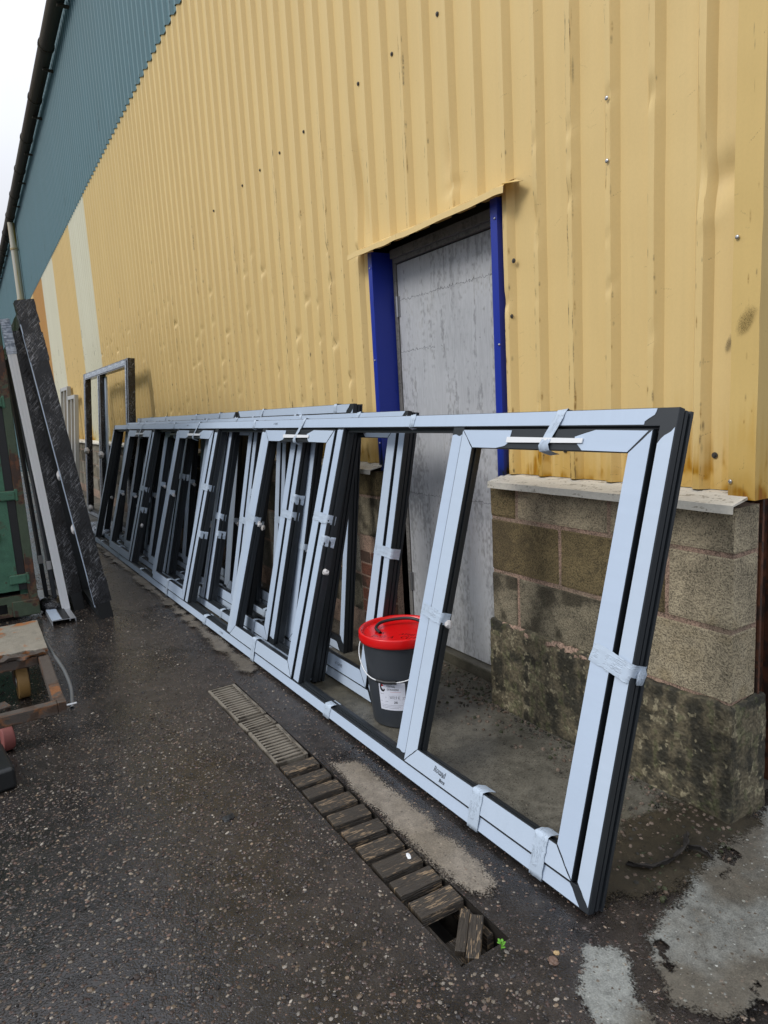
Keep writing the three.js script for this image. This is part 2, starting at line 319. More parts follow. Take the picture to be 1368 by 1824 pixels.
// ------------------------------------------------------------------ ground
function flat(shape, y) { const g = new THREE.ShapeGeometry(shape); g.rotateX(-Math.PI / 2); g.translate(0, y, 0); return g; }   // shape drawn in (x, -z); uv = metres
function rectHole(x0, x1, z0, z1) { const p = new THREE.Path(); p.moveTo(x0, -z0); p.lineTo(x1, -z0); p.lineTo(x1, -z1); p.lineTo(x0, -z1); p.closePath(); return p; }
function poly(pts) { const s = new THREE.Shape(); pts.forEach(([x, z], i) => i ? s.lineTo(x, -z) : s.moveTo(x, -z)); s.closePath(); return s; }
function rough(pts, amp, step, seed, free = null) {      // ragged outline between the given corners
  const r = mul(seed), out = [];
  for (let i = 0; i < pts.length; i++) {
    const a = pts[i], b = pts[(i + 1) % pts.length], L = Math.hypot(b[0] - a[0], b[1] - a[1]), n = Math.max(1, Math.round(L / step));
    const still = free && !free.includes(i); let w = 0;
    for (let k = 0; k < (still ? 1 : n); k++) { const t = k / n; w = w * 0.6 + rr(-1, 1, r) * amp; const nx = -(b[1] - a[1]) / L, nz = (b[0] - a[0]) / L; const q = still || k === 0 ? 0 : w; out.push([a[0] + (b[0] - a[0]) * t + nx * q, a[1] + (b[1] - a[1]) * t + nz * q]); }
  }
  return out;
}
const CH = [-1.992, -0.035, 0.836, 0.982];      // drain channel: x0, x1, z0, z1
{
  const s = poly([[-220, -120], [220, -120], [220, 220], [-220, 220]]); s.holes.push(rectHole(...CH));
  const g = mesh('ground', flat(s, 0), tarM); g.userData.kind = 'structure';
  // worn patches: ragged, grainy outlines
  function patch(name, pts, y, mat, o = {}) {
    const mg = 0.06, xs = pts.map(p => p[0]), zs = pts.map(p => p[1]), x0 = Math.min(...xs) - mg, x1 = Math.max(...xs) + mg, z0 = Math.min(...zs) - mg, z1 = Math.max(...zs) + mg, w = x1 - x0, h = z1 - z0, W = o.W || 512, H = o.H || 512;
    const per = 0.09, n = fbm(W, H, Math.max(2, Math.round(w / per)), Math.max(2, Math.round(h / per)), 4, o.seed), gr = vnoise(W, H, Math.min(W, Math.round(w / 0.003)), Math.min(H, Math.round(h / 0.003)), o.seed + 5);
    const tx = dataTex(W, H, i => {
      const px = x0 + (i % W + 0.5) / W * w, pz = z1 - (Math.floor(i / W) + 0.5) / H * h; let ins = false, d = 9;
      for (let a = 0, b = pts.length - 1; a < pts.length; b = a++) {
        const [ax, az] = pts[a], [bx_, bz] = pts[b]; if ((az > pz) !== (bz > pz) && px < (bx_ - ax) * (pz - az) / (bz - az) + ax) ins = !ins;
        const t = clamp(((px - ax) * (bx_ - ax) + (pz - az) * (bz - az)) / ((bx_ - ax) ** 2 + (bz - az) ** 2)); d = Math.min(d, Math.hypot(px - ax - t * (bx_ - ax), pz - az - t * (bz - az)));
      }
      const e = (ins ? d : -d) / (o.soft || 0.03) + 2.6 * (n[i] - 0.5) * (o.rag || 1) + (o.holes ? -2.2 * sstep(o.holes, o.holes + 0.12, n[i]) : 0);
      const a = sstep(0.30, 0.70, 0.5 + 0.5 * clamp(e, -1.5, 1.5) + 0.5 * (gr[i] - 0.5)); return [a, a, a];
    });
    tx.wrapS = tx.wrapT = THREE.ClampToEdgeWrapping; tx.repeat.set(1 / w, 1 / h); tx.offset.set(-x0 / w, z1 / h);
    const m = mat.clone(); m.alphaMap = tx; m.transparent = true;
    const g = mesh(name, flat(poly([[x0, z0], [x1, z0], [x1, z1], [x0, z1]]), y), m); g.userData.kind = 'structure'; return g;
  }
  const ap = mesh('apron', flat(poly([[-21, -0.3], [-0.02, -0.3], [-0.02, 0.30], [-0.10, 0.585], [-6.6, 0.66], [-21, 0.70]]), 0.004), apM); ap.userData.kind = 'structure';
  patch('dirt_patch', [[-0.16, -0.02], [0.09, -0.05], [0.12, 0.2], [0.07, 0.42], [0.0, 0.55], [-0.14, 0.52]], 0.008, apM, { seed: 205, soft: 0.06 }).material.color.setRGB(0.42, 0.36, 0.28);
  patch('concrete_patch', [[-1.04, 0.826], [-0.97, 0.74], [-0.56, 0.722], [-0.20, 0.752], [-0.165, 0.80], [-0.20, 0.83], [-0.5, 0.832]], 0.008, conM, { seed: 211, soft: 0.03, rag: 0.55 }).position.z = -0.004;
  patch('concrete_patch', [[-6.6, 0.79], [-6.6, 0.70], [-4.4, 0.715], [-3.1, 0.70], [-2.1, 0.70], [-2.0, 0.75], [-3.1, 0.765], [-4.4, 0.765]], 0.012, conM, { seed: 223, soft: 0.035, W: 1024, H: 128 }).material.color.setRGB(0.62, 0.62, 0.62);
  patch('concrete_patch', [[0.06, -0.02], [0.02, -0.4], [1.2, -0.5], [1.2, 0.48], [0.60, 0.50], [0.40, 0.53], [0.385, 0.64], [0.30, 0.69], [0.225, 0.63], [0.165, 0.56], [0.14, 0.47], [0.10, 0.30]], 0.012, greyM, { seed: 231, soft: 0.03, holes: 0.61, rag: 0.9, W: 640, H: 640 });
  patch('concrete_patch', [[0.09, 0.71], [0.14, 0.655], [0.19, 0.665], [0.25, 0.725], [0.36, 0.77], [0.26, 0.86], [0.14, 0.80]], 0.008, greyM, { seed: 241, soft: 0.02, holes: 0.60, rag: 1.1, W: 256, H: 256 });
  // drain channel below ground
  const c = merge([b2(CH[0] - 0.03, CH[0], -0.20, -0.006, CH[2] - 0.03, CH[3] + 0.03), b2(CH[1], CH[1] + 0.03, -0.20, -0.006, CH[2] - 0.03, CH[3] + 0.03), b2(CH[0], CH[1], -0.20, -0.006, CH[2] - 0.03, CH[2]), b2(CH[0], CH[1], -0.20, -0.006, CH[3], CH[3] + 0.03), b2(CH[0], CH[1], -0.21, -0.16, CH[2], CH[3])]);
  const cm = mesh('drain_channel', boxUV(c), stdm(new THREE.Color(0.018, 0.015, 0.012), 0.6)); cm.userData.kind = 'structure';
}
// loose and exposed pebbles in the worn tarmac
{
  const base = new THREE.IcosahedronGeometry(1, 1); const p = base.attributes.position, r0 = mul(5);
  const key = {}; for (let i = 0; i < p.count; i++) { const k = [p.getX(i), p.getY(i), p.getZ(i)].map(v => v.toFixed(3)).join(); key[k] = key[k] || rr(0.78, 1.15, r0); p.setXYZ(i, p.getX(i) * key[k], p.getY(i) * key[k], p.getZ(i) * key[k]); }
  base.computeVertexNormals();
  const N = 42000, im = new THREE.InstancedMesh(base, stdm(0xffffff, 0.26), N), m = new THREE.Matrix4(), q = new THREE.Quaternion(), e = new THREE.Euler(), c = new THREE.Color(), r = mul(66);
  const pal = [[0.22, 0.18, 0.135], [0.15, 0.10, 0.075], [0.08, 0.06, 0.052], [0.05, 0.042, 0.039], [0.33, 0.29, 0.24], [0.10, 0.062, 0.048], [0.20, 0.145, 0.095], [0.04, 0.034, 0.032], [0.06, 0.047, 0.04], [0.07, 0.05, 0.042]];
  let k = 0;
  while (k < N) {
    const near = r() < 0.45; const x = near ? rr(-1.9, 0.6, r) : rr(-5.5, 0.8, r), z = near ? rr(0.86, 2.5, r) : rr(0.62, 2.9, r);
    if (x > CH[0] - 0.02 && x < CH[1] + 0.02 && z > CH[2] - 0.02 && z < CH[3] + 0.012) continue;
    if (z < 0.80 && x < -2.1) continue; if (z < 0.835 && x > -1.05 && x < -0.15 && r() < 0.85) continue;
    const s = lerp(0.0015, 0.0060, Math.pow(r(), 2.6)) * (r() < 0.012 ? 1.5 : 1);
    e.set(rr(-0.3, 0.3, r), r() * 6.3, rr(-0.3, 0.3, r)); q.setFromEuler(e);
    m.compose(new THREE.Vector3(x, s * 0.05, z), q, new THREE.Vector3(s * rr(0.9, 1.4, r), s * 0.5, s * rr(0.7, 1.1, r))); im.setMatrixAt(k, m);
    const pc = pal[Math.floor(r() * pal.length)], br = r() < 0.10 ? rr(0.9, 1.3, r) : rr(0.30, 0.75, r); im.setColorAt(k, c.setRGB(pc[0] * br, pc[1] * br, pc[2] * br)); k++;
  }
  im.name = 'pebbles'; im.castShadow = im.receiveShadow = true; im.userData = { label: 'small brown and buff stones set in the worn wet tarmac', category: 'stones', kind: 'stuff' }; scene.add(im);
}

// ------------------------------------------------------------------ warehouse
const wh = thing('warehouse_building', 'long warehouse with yellow ribbed cladding, teal upper cladding and block base', 'building');
const DEP = 0.026, ZP = -0.056;
const dents = [];
{
  const r = mul(404);
  for (let i = 0; i < 130; i++) { const k = 8 + Math.floor(r() * 52); if (k >= 6 && k <= 11) continue; dents.push([RIB0 - k * PITCH + 0.011 + rr(-0.008, 0.008, r), 1.02 + Math.pow(r(), 1.35) * 1.45, rr(0.010, 0.018, r), rr(0.010, 0.022, r), rr(0.012, 0.024, r)]); }
  for (let i = 0; i < 14; i++) dents.push([RIB0 - Math.floor(r() * 6) * PITCH + 0.011 + rr(-0.006, 0.006, r), 1.1 + r() * 1.1, rr(0.008, 0.014, r), rr(0.010, 0.03, r), rr(0.004, 0.011, r)]);
  dents.push([-0.075, 1.86, 0.05, 0.045, 0.022], [-0.14, 1.90, 0.016, 0.09, 0.016], [-0.12, 1.75, 0.03, 0.02, -0.006], [-0.80, 1.93, 0.02, 0.05, 0.02], [-1.28, 2.17, 0.05, 0.02, 0.015], [-1.30, 2.28, 0.03, 0.10, 0.02], [-2.05, 2.36, 0.03, 0.20, 0.022], [-1.98, 2.2, 0.03, 0.12, 0.02], [-0.63, 1.95, 0.02, 0.03, 0.012], [-0.31, 2.15, 0.02, 0.03, 0.014], [-0.47, 2.08, 0.012, 0.14, 0.010], [-0.155, 1.95, 0.012, 0.16, 0.010]);
}
const wv = vnoise(256, 256, 40, 24, 55), wv2 = vnoise(256, 256, 12, 50, 57);
function wav(x, y) { const i = ((Math.floor(-x * 22) % 256) + 256) % 256, j = ((Math.floor(y * 36) % 256) + 256) % 256; return (wv[j * 256 + i] - 0.5) * 0.0020 + (wv2[j * 256 + i] - 0.5) * 0.0016; }
function ribbed(xa, xb, y0, y1, zo, fine, dent, vm = y => y) {       // xa > xb; strips per facet so that folds stay crisp
  const pos = [], nor = [], uv = [], idx = [];
  const ys = []; if (fine) { for (let y = y0; y < Math.min(y1, 2.62); y += 0.022) ys.push(y); for (let y = Math.max(y0, 2.62); y < y1; y += 0.20) ys.push(y); } else for (let y = y0; y < y1; y += 0.55) ys.push(y); ys.push(y1);
  const zAt = s => s < 0.022 ? DEP : s < 0.041 ? DEP * (1 - (s - 0.022) / 0.019) : s < 0.142 ? 0 : DEP * (s - 0.142) / 0.019;
  const n = Math.ceil((xa - xb) / PITCH) + 2, k0 = Math.floor((RIB0 - xa) / PITCH) - 1;
  for (let k = k0; k <= k0 + n + 1; k++) {
    const b = RIB0 - k * PITCH;
    for (const [s0, s1, m] of [[0, 0.022, 3], [0.022, 0.041, 2], [0.041, 0.142, fine ? 6 : 1], [0.142, PITCH, 2]]) {
      const l = Math.max(b + s0, xb), rt = Math.min(b + s1, xa); if (rt - l < 1e-4) continue;
      const st = pos.length / 3, M = fine ? m : 1;
      for (let i = 0; i <= M; i++) for (const y of ys) {
        const x = l + (rt - l) * i / M, sx = x - b; let z = zo + zAt(sx >= PITCH - 1e-6 ? PITCH - 1e-6 : Math.max(0, sx));
        if (fine && dent) { z += wav(x, y) * sstep(y0, y0 + 0.1, y); for (const [dx, dy, rx, ry, dp] of dents) { const q = ((x - dx) / rx) ** 2 + ((y - dy) / ry) ** 2; if (q < 6) z -= dp * Math.exp(-q) * (zAt(Math.max(0, sx)) > 0.004 || rx > 0.025 ? 1 : 0.25); } }
        pos.push(x, y, z); uv.push(x, vm(y));
      }
      const R = ys.length;
      for (let i = 0; i < M; i++) for (let j = 0; j < R - 1; j++) { const a = st + i * R + j; idx.push(a, a + R, a + R + 1, a, a + R + 1, a + 1); }
    }
  }
  const g = new THREE.BufferGeometry(); g.setAttribute('position', new THREE.Float32BufferAttribute(pos, 3)); g.setAttribute('uv', new THREE.Float32BufferAttribute(uv, 2)); g.setIndex(idx); g.computeVertexNormals(); return g;
}
for (const m of [yellowM, creamM, orangeM, tealM]) m.side = THREE.DoubleSide;
// yellow and striped sheets
for (let k = 0; k < 10; k++) { const xa = -0.017 - 0.966 * k; mesh('cladding_sheet', ribbed(xa + 0.001, xa - 0.965, k === 1 ? 2.055 : 0.9925 + 0.002 * Math.sin(k * 5), 4.56, ZP + 0.0012 * (k % 2), true, true), yellowM, wh); }
let sx = -9.677;
for (const [w, m] of [[0.83, creamM], [0.82, creamM], [1.23, yellowM], [1.23, yellowM], [1.05, creamM], [1.05, creamM], [1.05, orangeM], [1.05, orangeM], [1.6, yellowM]]) { mesh('cladding_sheet', ribbed(sx + 0.001, sx - w, 0.993, 4.56, ZP, false, false), m, wh); sx -= w; }
for (let k = 0; k < 20; k++) { const xa = -0.017 - 0.966 * k; mesh('upper_cladding_sheet', ribbed(xa + 0.001, xa - 0.965, 4.47, 6.80, ZP + 0.010 + 0.0012 * (k % 2), false, false, y => y - 2.05), tealM, wh); }
for (let k = 0; k < 12; k++) { const xa = -19.4 - 1.3 * k; mesh('upper_cladding_sheet', ribbed(xa + 0.001, xa - 1.3, 0.0, 6.80, ZP + 0.012 + 0.0012 * (k % 2), false, false, y => 2.4 + 0.3 * y), tealM, wh); }
// liner, roof, end wall
mesh('inner_wall', b2(-35, -0.06, 0.001, 6.55, -0.40, -0.32), apM, wh);
{ const g = new THREE.BoxGeometry(36, 0.06, 9); g.rotateX(0.12); g.translate(-17.9, 7.37, -4.49); mesh('roof', g, stdm(new THREE.Color(0.09, 0.09, 0.085), 0.8), wh); }
mesh('end_wall', b2(-0.10, -0.03, 0.001, 6.5, -9, -0.42), stdm(new THREE.Color(0.02, 0.022, 0.024), 0.7), wh);
// gutter with collars, downpipe
{
  const gm = stdm(new THREE.Color(0.050, 0.046, 0.041), 0.8, { map: grime });
  const g = new THREE.CylinderGeometry(0.10, 0.10, 35, 20, 1); g.rotateZ(Math.PI / 2); g.translate(-17.4, 6.66, 0.105); const gu = mesh('gutter', g, gm, wh);
  for (let k = 0; k < 17; k++) { const c = new THREE.CylinderGeometry(0.112, 0.112, 0.07, 20, 1); c.rotateZ(Math.PI / 2); c.translate(-1.2 - k * 1.83, 6.66, 0.105); mesh('collar', c, gm, gu); const b = b2(-1.7 - k * 1.83, -1.66 - k * 1.83, 6.52, 6.55, -0.03, 0.12); mesh('bracket', b, gm, gu); }
  const pm = stdm(new THREE.Color(0.50, 0.51, 0.52), 0.55, { map: grime });
  const p = new THREE.CylinderGeometry(0.085, 0.085, 6.4, 16); p.translate(-19.75, 3.35, 0.09); const dp = mesh('downpipe', p, pm, wh);
  for (const y of [5.9, 4.6, 3.2, 1.6]) { const c = new THREE.CylinderGeometry(0.098, 0.098, 0.07, 16); c.translate(-19.75, y, 0.09); mesh('pipe_collar', c, pm, dp); }
}
// corner trim: one folded strip
{
  const s = new THREE.Shape(); const P = [[-0.034, -0.045], [-0.034, -0.020], [0.044, -0.019], [0.046, -0.115], [0.043, -0.115], [0.041, -0.024], [-0.031, -0.025], [-0.031, -0.045]];
  P.forEach(([x, z], i) => i ? s.lineTo(x, -z) : s.moveTo(x, -z));
  const g = new THREE.ExtrudeGeometry(s, { depth: 5.6, steps: 90, bevelEnabled: false }); g.rotateX(-Math.PI / 2); g.translate(0, 0.975, 0);
  const p = g.attributes.position, n = vnoise(64, 256, 6, 70, 77); for (let i = 0; i < p.count; i++) { const y = p.getY(i), j = Math.floor(y * 45) % 256; const q = p.getX(i) > 0.03 ? 1 : 0.2; p.setX(i, p.getX(i) + (n[j * 64 + 5] - 0.5) * 0.004 * q); p.setZ(i, p.getZ(i) + (n[j * 64 + 30] - 0.5) * 0.004); }
  g.computeVertexNormals(); boxUV(g);
  const tr = mesh('corner_trim', toCreasedNormals(g, 0.5), trimM, wh);
  const sc = new THREE.SphereGeometry(0.006, 10, 6); sc.scale(1, 1, 0.5);
  for (const [x, y] of [[-0.026, 1.024], [-0.022, 1.68], [-0.02, 2.6]]) { const q = sc.clone(); q.translate(x, y, -0.016); mesh('rivet', q, steelM, tr); }
}
{
  const smudge = (seed, w, h, tilt) => { const W = 128, n = fbm(W, W, 6, 6, 4, seed), g = vnoise(W, W, 64, 64, seed + 3); return dataTex(W, W, i => { const u = (i % W) / W * 2 - 1, v = Math.floor(i / W) / W * 2 - 1, a = clamp((1.0 - Math.hypot(u, v * 1.05) - 0.35 * (n[i] - 0.3)) * 2) * (0.25 + 0.75 * sstep(0.35, 0.75, g[i])) * 0.75; return [a, a, a]; }); };
  const add = (x, y, z, w, h, rot, seed, c) => { const m = new THREE.MeshStandardMaterial({ color: new THREE.Color(...c), roughness: 0.7, alphaMap: smudge(seed), transparent: true }); const q = mesh('smudge', new THREE.PlaneGeometry(w, h), m, wh); q.position.set(x, y, z); q.rotation.z = rot; };
  add(0.008, 1.46, -0.0155, 0.052, 0.105, -0.5, 11, [0.20, 0.14, 0.035]); add(-0.062, 1.405, ZP + 0.004, 0.022, 0.062, -0.25, 13, [0.05, 0.04, 0.025]);
}
// sheet screws
{
  const g = merge([new THREE.CylinderGeometry(0.009, 0.009, 0.003, 10), new THREE.CylinderGeometry(0.005, 0.005, 0.010, 6)]); g.rotateX(Math.PI / 2);
  const dk = stdm(new THREE.Color(0.05, 0.045, 0.04), 0.5);
  for (const [x, y] of [[-1.34, 2.85], [-1.687, 2.85], [-1.996, 2.85], [-2.627, 2.85], [-2.974, 2.85], [-3.3, 2.85], [-3.63, 2.85], [-4.27, 2.85], [-0.097, 1.093], [-0.36, 1.093], [-0.68, 1.093], [-0.91, 1.80], [-0.93, 1.6]]) {
    const s = (((x - RIB0) % PITCH) + PITCH) % PITCH; const q = g.clone(); q.translate(x, y, ZP + 0.004 + (s < 0.022 ? DEP : s < 0.05 || s > 0.135 ? 0.014 : 0)); mesh('screw', q, dk, wh);
  }
  for (const y of [2.194, 2.011]) { const q = new THREE.SphereGeometry(0.007, 10, 6); q.scale(1, 1, 0.5); q.translate(RIB0 - 2 * PITCH + 0.010, y, ZP + DEP + 0.001); mesh('rivet', q, steelM, wh); }
}
// sill flashings
function sill(xr, xl) {
  const s = new THREE.Shape(); [[-0.075, 0.992], [-0.04, 0.989], [0.050, 0.968], [0.052, 0.944], [0.049, 0.944], [0.047, 0.964], [-0.075, 0.986]].forEach(([z, y], i) => i ? s.lineTo(-z, y) : s.moveTo(-z, y));
  const g = new THREE.ExtrudeGeometry(s, { depth: xr - xl, bevelEnabled: false, steps: 40 }); g.rotateY(Math.PI / 2); g.translate(xl, 0, 0);
  const p = g.attributes.position, n = vnoise(128, 8, 50, 2, 79); for (let i = 0; i < p.count; i++) if (p.getZ(i) > 0) { const q = n[Math.floor(-p.getX(i) * 40 + 200) % 128]; p.setY(i, p.getY(i) + (q - 0.5) * 0.0018); }
  g.computeVertexNormals(); boxUV(g); return g;
}
const sillM = stdm(S(206, 198, 172), 0.6, { map: rep(blkLight.map, 1 / 0.6, 1 / 0.6) }); sillM.map = null;
{
  const s = 512, a = fbm(s, s, 10, 40, 4, 951), b = fbm(s, s, 60, 60, 3, 955);
  const t = dataTex(s, s, i => { const m = 0.75 * sstep(0.57, 0.70, a[i] * 0.55 + b[i] * 0.45), k = 0.58 + 0.16 * b[i]; return [lerp(k, 0.20, m), lerp(k * 0.94, 0.165, m), lerp(k * 0.80, 0.11, m)]; }, true); t.repeat.set(2.2, 2.2); sillM.map = t; sillM.color = new THREE.Color(1, 1, 1);
}
mesh('sill_flashing', sill(0.024, -0.998), sillM, wh); mesh('sill_flashing', sill(-1.93, -5.2), sillM, wh); mesh('sill_flashing', sill(-5.22, -12.0), sillM, wh); mesh('sill_flashing', sill(-12.02, -19.4), sillM, wh);
// block base wall
const bw = new THREE.Group(); bw.name = 'block_wall'; wh.add(bw);
{
  const r = mul(808);
  mesh('mortar', boxUV(merge([b2(-1.039, -0.004, 0.33, 0.950, -0.128, -0.0035), b2(-19.3, -1.964, 0.0, 0.950, -0.138, -0.005)])), mortarM, bw);
  const geos = {};
  function block(x0, x1, y0, y1, m, z1 = 0, z0 = -0.10) {
    const w = x1 - x0, h = y1 - y0, d = z1 - z0, key = [w, h, d].map(v => v.toFixed(3)).join();
    if (!geos[key]) {
      geos[key] = [0, 1, 2].map(v => {
        const g = new RoundedBoxGeometry(w, h, d, 2, 0.007), p = g.attributes.position, q = mul(v + 3), kk = {};
        for (let i = 0; i < p.count; i++) { const id = [p.getX(i), p.getY(i), p.getZ(i)].map(a => a.toFixed(4)).join(); kk[id] = kk[id] || [rr(-1, 1, q), rr(-1, 1, q), rr(-1, 1, q)]; p.setXYZ(i, p.getX(i) + kk[id][0] * 0.0022, p.getY(i) + kk[id][1] * 0.0022, p.getZ(i) + kk[id][2] * 0.0018); }
        g.computeVertexNormals(); return boxUV(g, 1, v * 0.23, v * 0.41);
      });
    }
    const b = mesh('block', geos[key][Math.floor(r() * 3)], m, bw); b.position.set((x0 + x1) / 2, (y0 + y1) / 2, (z0 + z1) / 2 + rr(-0.0015, 0.0015, r)); return b;
  }
  const J = 0.007;
  const rows = [[0.363, 0.588], [0.588, 0.813], [0.813, 0.953]];
  const xs = [[-1.043, -0.891, -0.441, 0], [-1.043, -0.666, -0.216, 0], [-1.043, -0.891, -0.441, 0]];
  const ms = [[blkDark, blkDark, blkLight], [blkBrown, blkBrown, blkLight], [blkBrown, blkLight, blkLight]];
  rows.forEach(([y0, y1], i) => xs[i].slice(0, -1).forEach((x, k) => block(x + (k ? J : 0), xs[i][k + 1] - (k < xs[i].length - 2 ? J : 0), y0 + J, y1 - (i < 2 ? J : 0.003), ms[i][k], 0, -0.122)));
  // left of the door, running behind the stacked frames
  for (let i = 0; i < 4; i++) {
    const [y0, y1] = i === 0 ? [0.138, 0.363] : rows[i - 1]; let x = -1.960; let first = true;
    while (x > -19.2) { let w = first ? (i % 2 ? 0.225 : 0.45) : 0.45; if (first && i < 2) { x -= 0.225; w = 0.45; } block(x - w + J, x - (first ? 0 : J), y0 + J, y1 - (i < 3 ? J : 0.003), [blkGrey, blkDark, blkGrey, blkBrown][Math.floor(r() * (x > -3 ? 4 : 3))], 0, -0.125); x -= w; first = false; }
  }
  // brick quoin at the foot of the door jamb
  for (let k = 0; k < 7; k++) { const y = 0.005 + k * 0.072; mesh('brick', boxUV(rb(-2.175 + (k % 2 ? 0 : 0.11), -1.962, y, y + 0.064, -0.10, -0.001, 0.005, 1), 1, k * 0.3), brickM, bw); if (k % 2) continue; mesh('brick', boxUV(rb(-2.182, -2.075, y, y + 0.064, -0.10, -0.002, 0.005, 1), 1, k * 0.2), brickM, bw); }
  // rendered plinth, hacked and uneven
  const NX = 120, NY = 36, pos = [], uv = [], idx = [], n1 = fbm(256, 128, 12, 8, 5, 333), n2 = fbm(256, 128, 40, 20, 3, 335);
  const at = (n, u, v) => n[Math.min(127, Math.floor(v * 127)) * 256 + Math.min(255, Math.floor(u * 255))];
  const path = []; for (let i = 0; i <= 104; i++) path.push([-1.052 + 1.052 * i / 104, 0, 0, 1, -1.052 + 1.052 * i / 104]);
  for (let i = 1; i <= 5; i++) { const a = i / 6 * Math.PI / 2, q = 1 / Math.max(Math.sin(a), Math.cos(a)); path.push([0, 0, Math.sin(a) * (0.6 * q + 0.4), Math.cos(a) * (0.6 * q + 0.4), i * 0.006]); } for (let i = 0; i <= 16; i++) path.push([0, -0.16 * i / 16, 1, 0, 0.04 + 0.16 * i / 16]);
  for (let i = 0; i < path.length; i++) {
    const [x, dz, nx, nz, uu] = path[i], u = i / path.length; const top = 0.35 + 0.035 * (at(n1, u, 0.1) - 0.45) + (x < -0.35 ? 0.012 : 0.0) + 0.014 * at(n2, u, 0.5);
    for (let j = 0; j <= NY; j++) {
      let y, o;
      if (j <= NY - 6) { const t = j / (NY - 6); y = top * t; o = 0.018 + 0.010 * (at(n1, u, t) - 0.5) + 0.008 * (at(n2, u, t) - 0.5) - 0.003 * t + 0.005 * sstep(0.2, 0, t); }
      else { const t = (j - NY + 6) / 6; y = top + 0.006 * Math.sin(t * 3.1) + 0.012 * t * (at(n2, u, t) - 0.3); o = lerp(0.016, -0.012, t) + 0.005 * (at(n2, u, t) - 0.5); }
      pos.push(x + nx * o, y, dz + nz * o); uv.push(uu, y + (j > NY - 6 ? (j - NY + 6) * 0.005 : 0));
    }
  }
  for (let i = 0; i < path.length - 1; i++) for (let j = 0; j < NY; j++) { const a = i * (NY + 1) + j; idx.push(a, a + NY + 1, a + NY + 2, a, a + NY + 2, a + 1); }
  const g = new THREE.BufferGeometry(); g.setAttribute('position', new THREE.Float32BufferAttribute(pos, 3)); g.setAttribute('uv', new THREE.Float32BufferAttribute(uv, 2)); g.setIndex(idx); g.computeVertexNormals();
  const pl = plinthM; pl.side = THREE.DoubleSide; const pm = mesh('plinth', g, pl, bw);
  { const pts = []; const rq = mul(61); for (let i = 0; i <= 44; i++) { const x = -1.045 + 0.6 * i / 44; pts.push([x, 0.362 - 0.02 * (i / 44) * (i / 44) + rr(-0.004, 0.004, rq), 0.004 + rr(-0.003, 0.003, rq)]); }
    const lg = tube(pts, 0.02, 110, 11), p = lg.attributes.position, nn = fbm(256, 64, 24, 8, 4, 63);
    for (let i = 0; i < p.count; i++) { const t = Math.min(109, Math.floor(i / 12)) / 110, c = pts[Math.min(44, Math.round(t * 44))], f = 0.25 + 1.3 * nn[Math.floor(t * 255) + 256 * ((i % 12) * 5)] * (0.6 + 0.7 * t); p.setY(i, c[1] + (p.getY(i) - c[1]) * f); p.setZ(i, c[2] - 0.004 + (p.getZ(i) - c[2]) * f * 0.75); }
    lg.computeVertexNormals(); const uv = lg.attributes.uv; for (let i = 0; i < p.count; i++) uv.setXY(i, p.getX(i), p.getY(i)); mesh('mortar_ledge', lg, mortarM, bw); }
  mesh('plinth_core', boxUV(b2(-1.05, -0.002, 0.001, 0.345, -0.155, -0.004)), pl, bw);
}
// rusty column and dark door track at the corner
mesh('steel_column', boxUV(merge([b2(-0.16, 0.004, 0.001, 5.9, -0.142, -0.132), b2(-0.085, -0.075, 0.001, 5.9, -0.30, -0.142), b2(-0.16, 0.004, 0.001, 5.9, -0.31, -0.30)])), columnM, wh);
mesh('door_track', b2(-0.03, 0.045, 0.001, 5.9, -0.42, -0.33), blackM, wh);
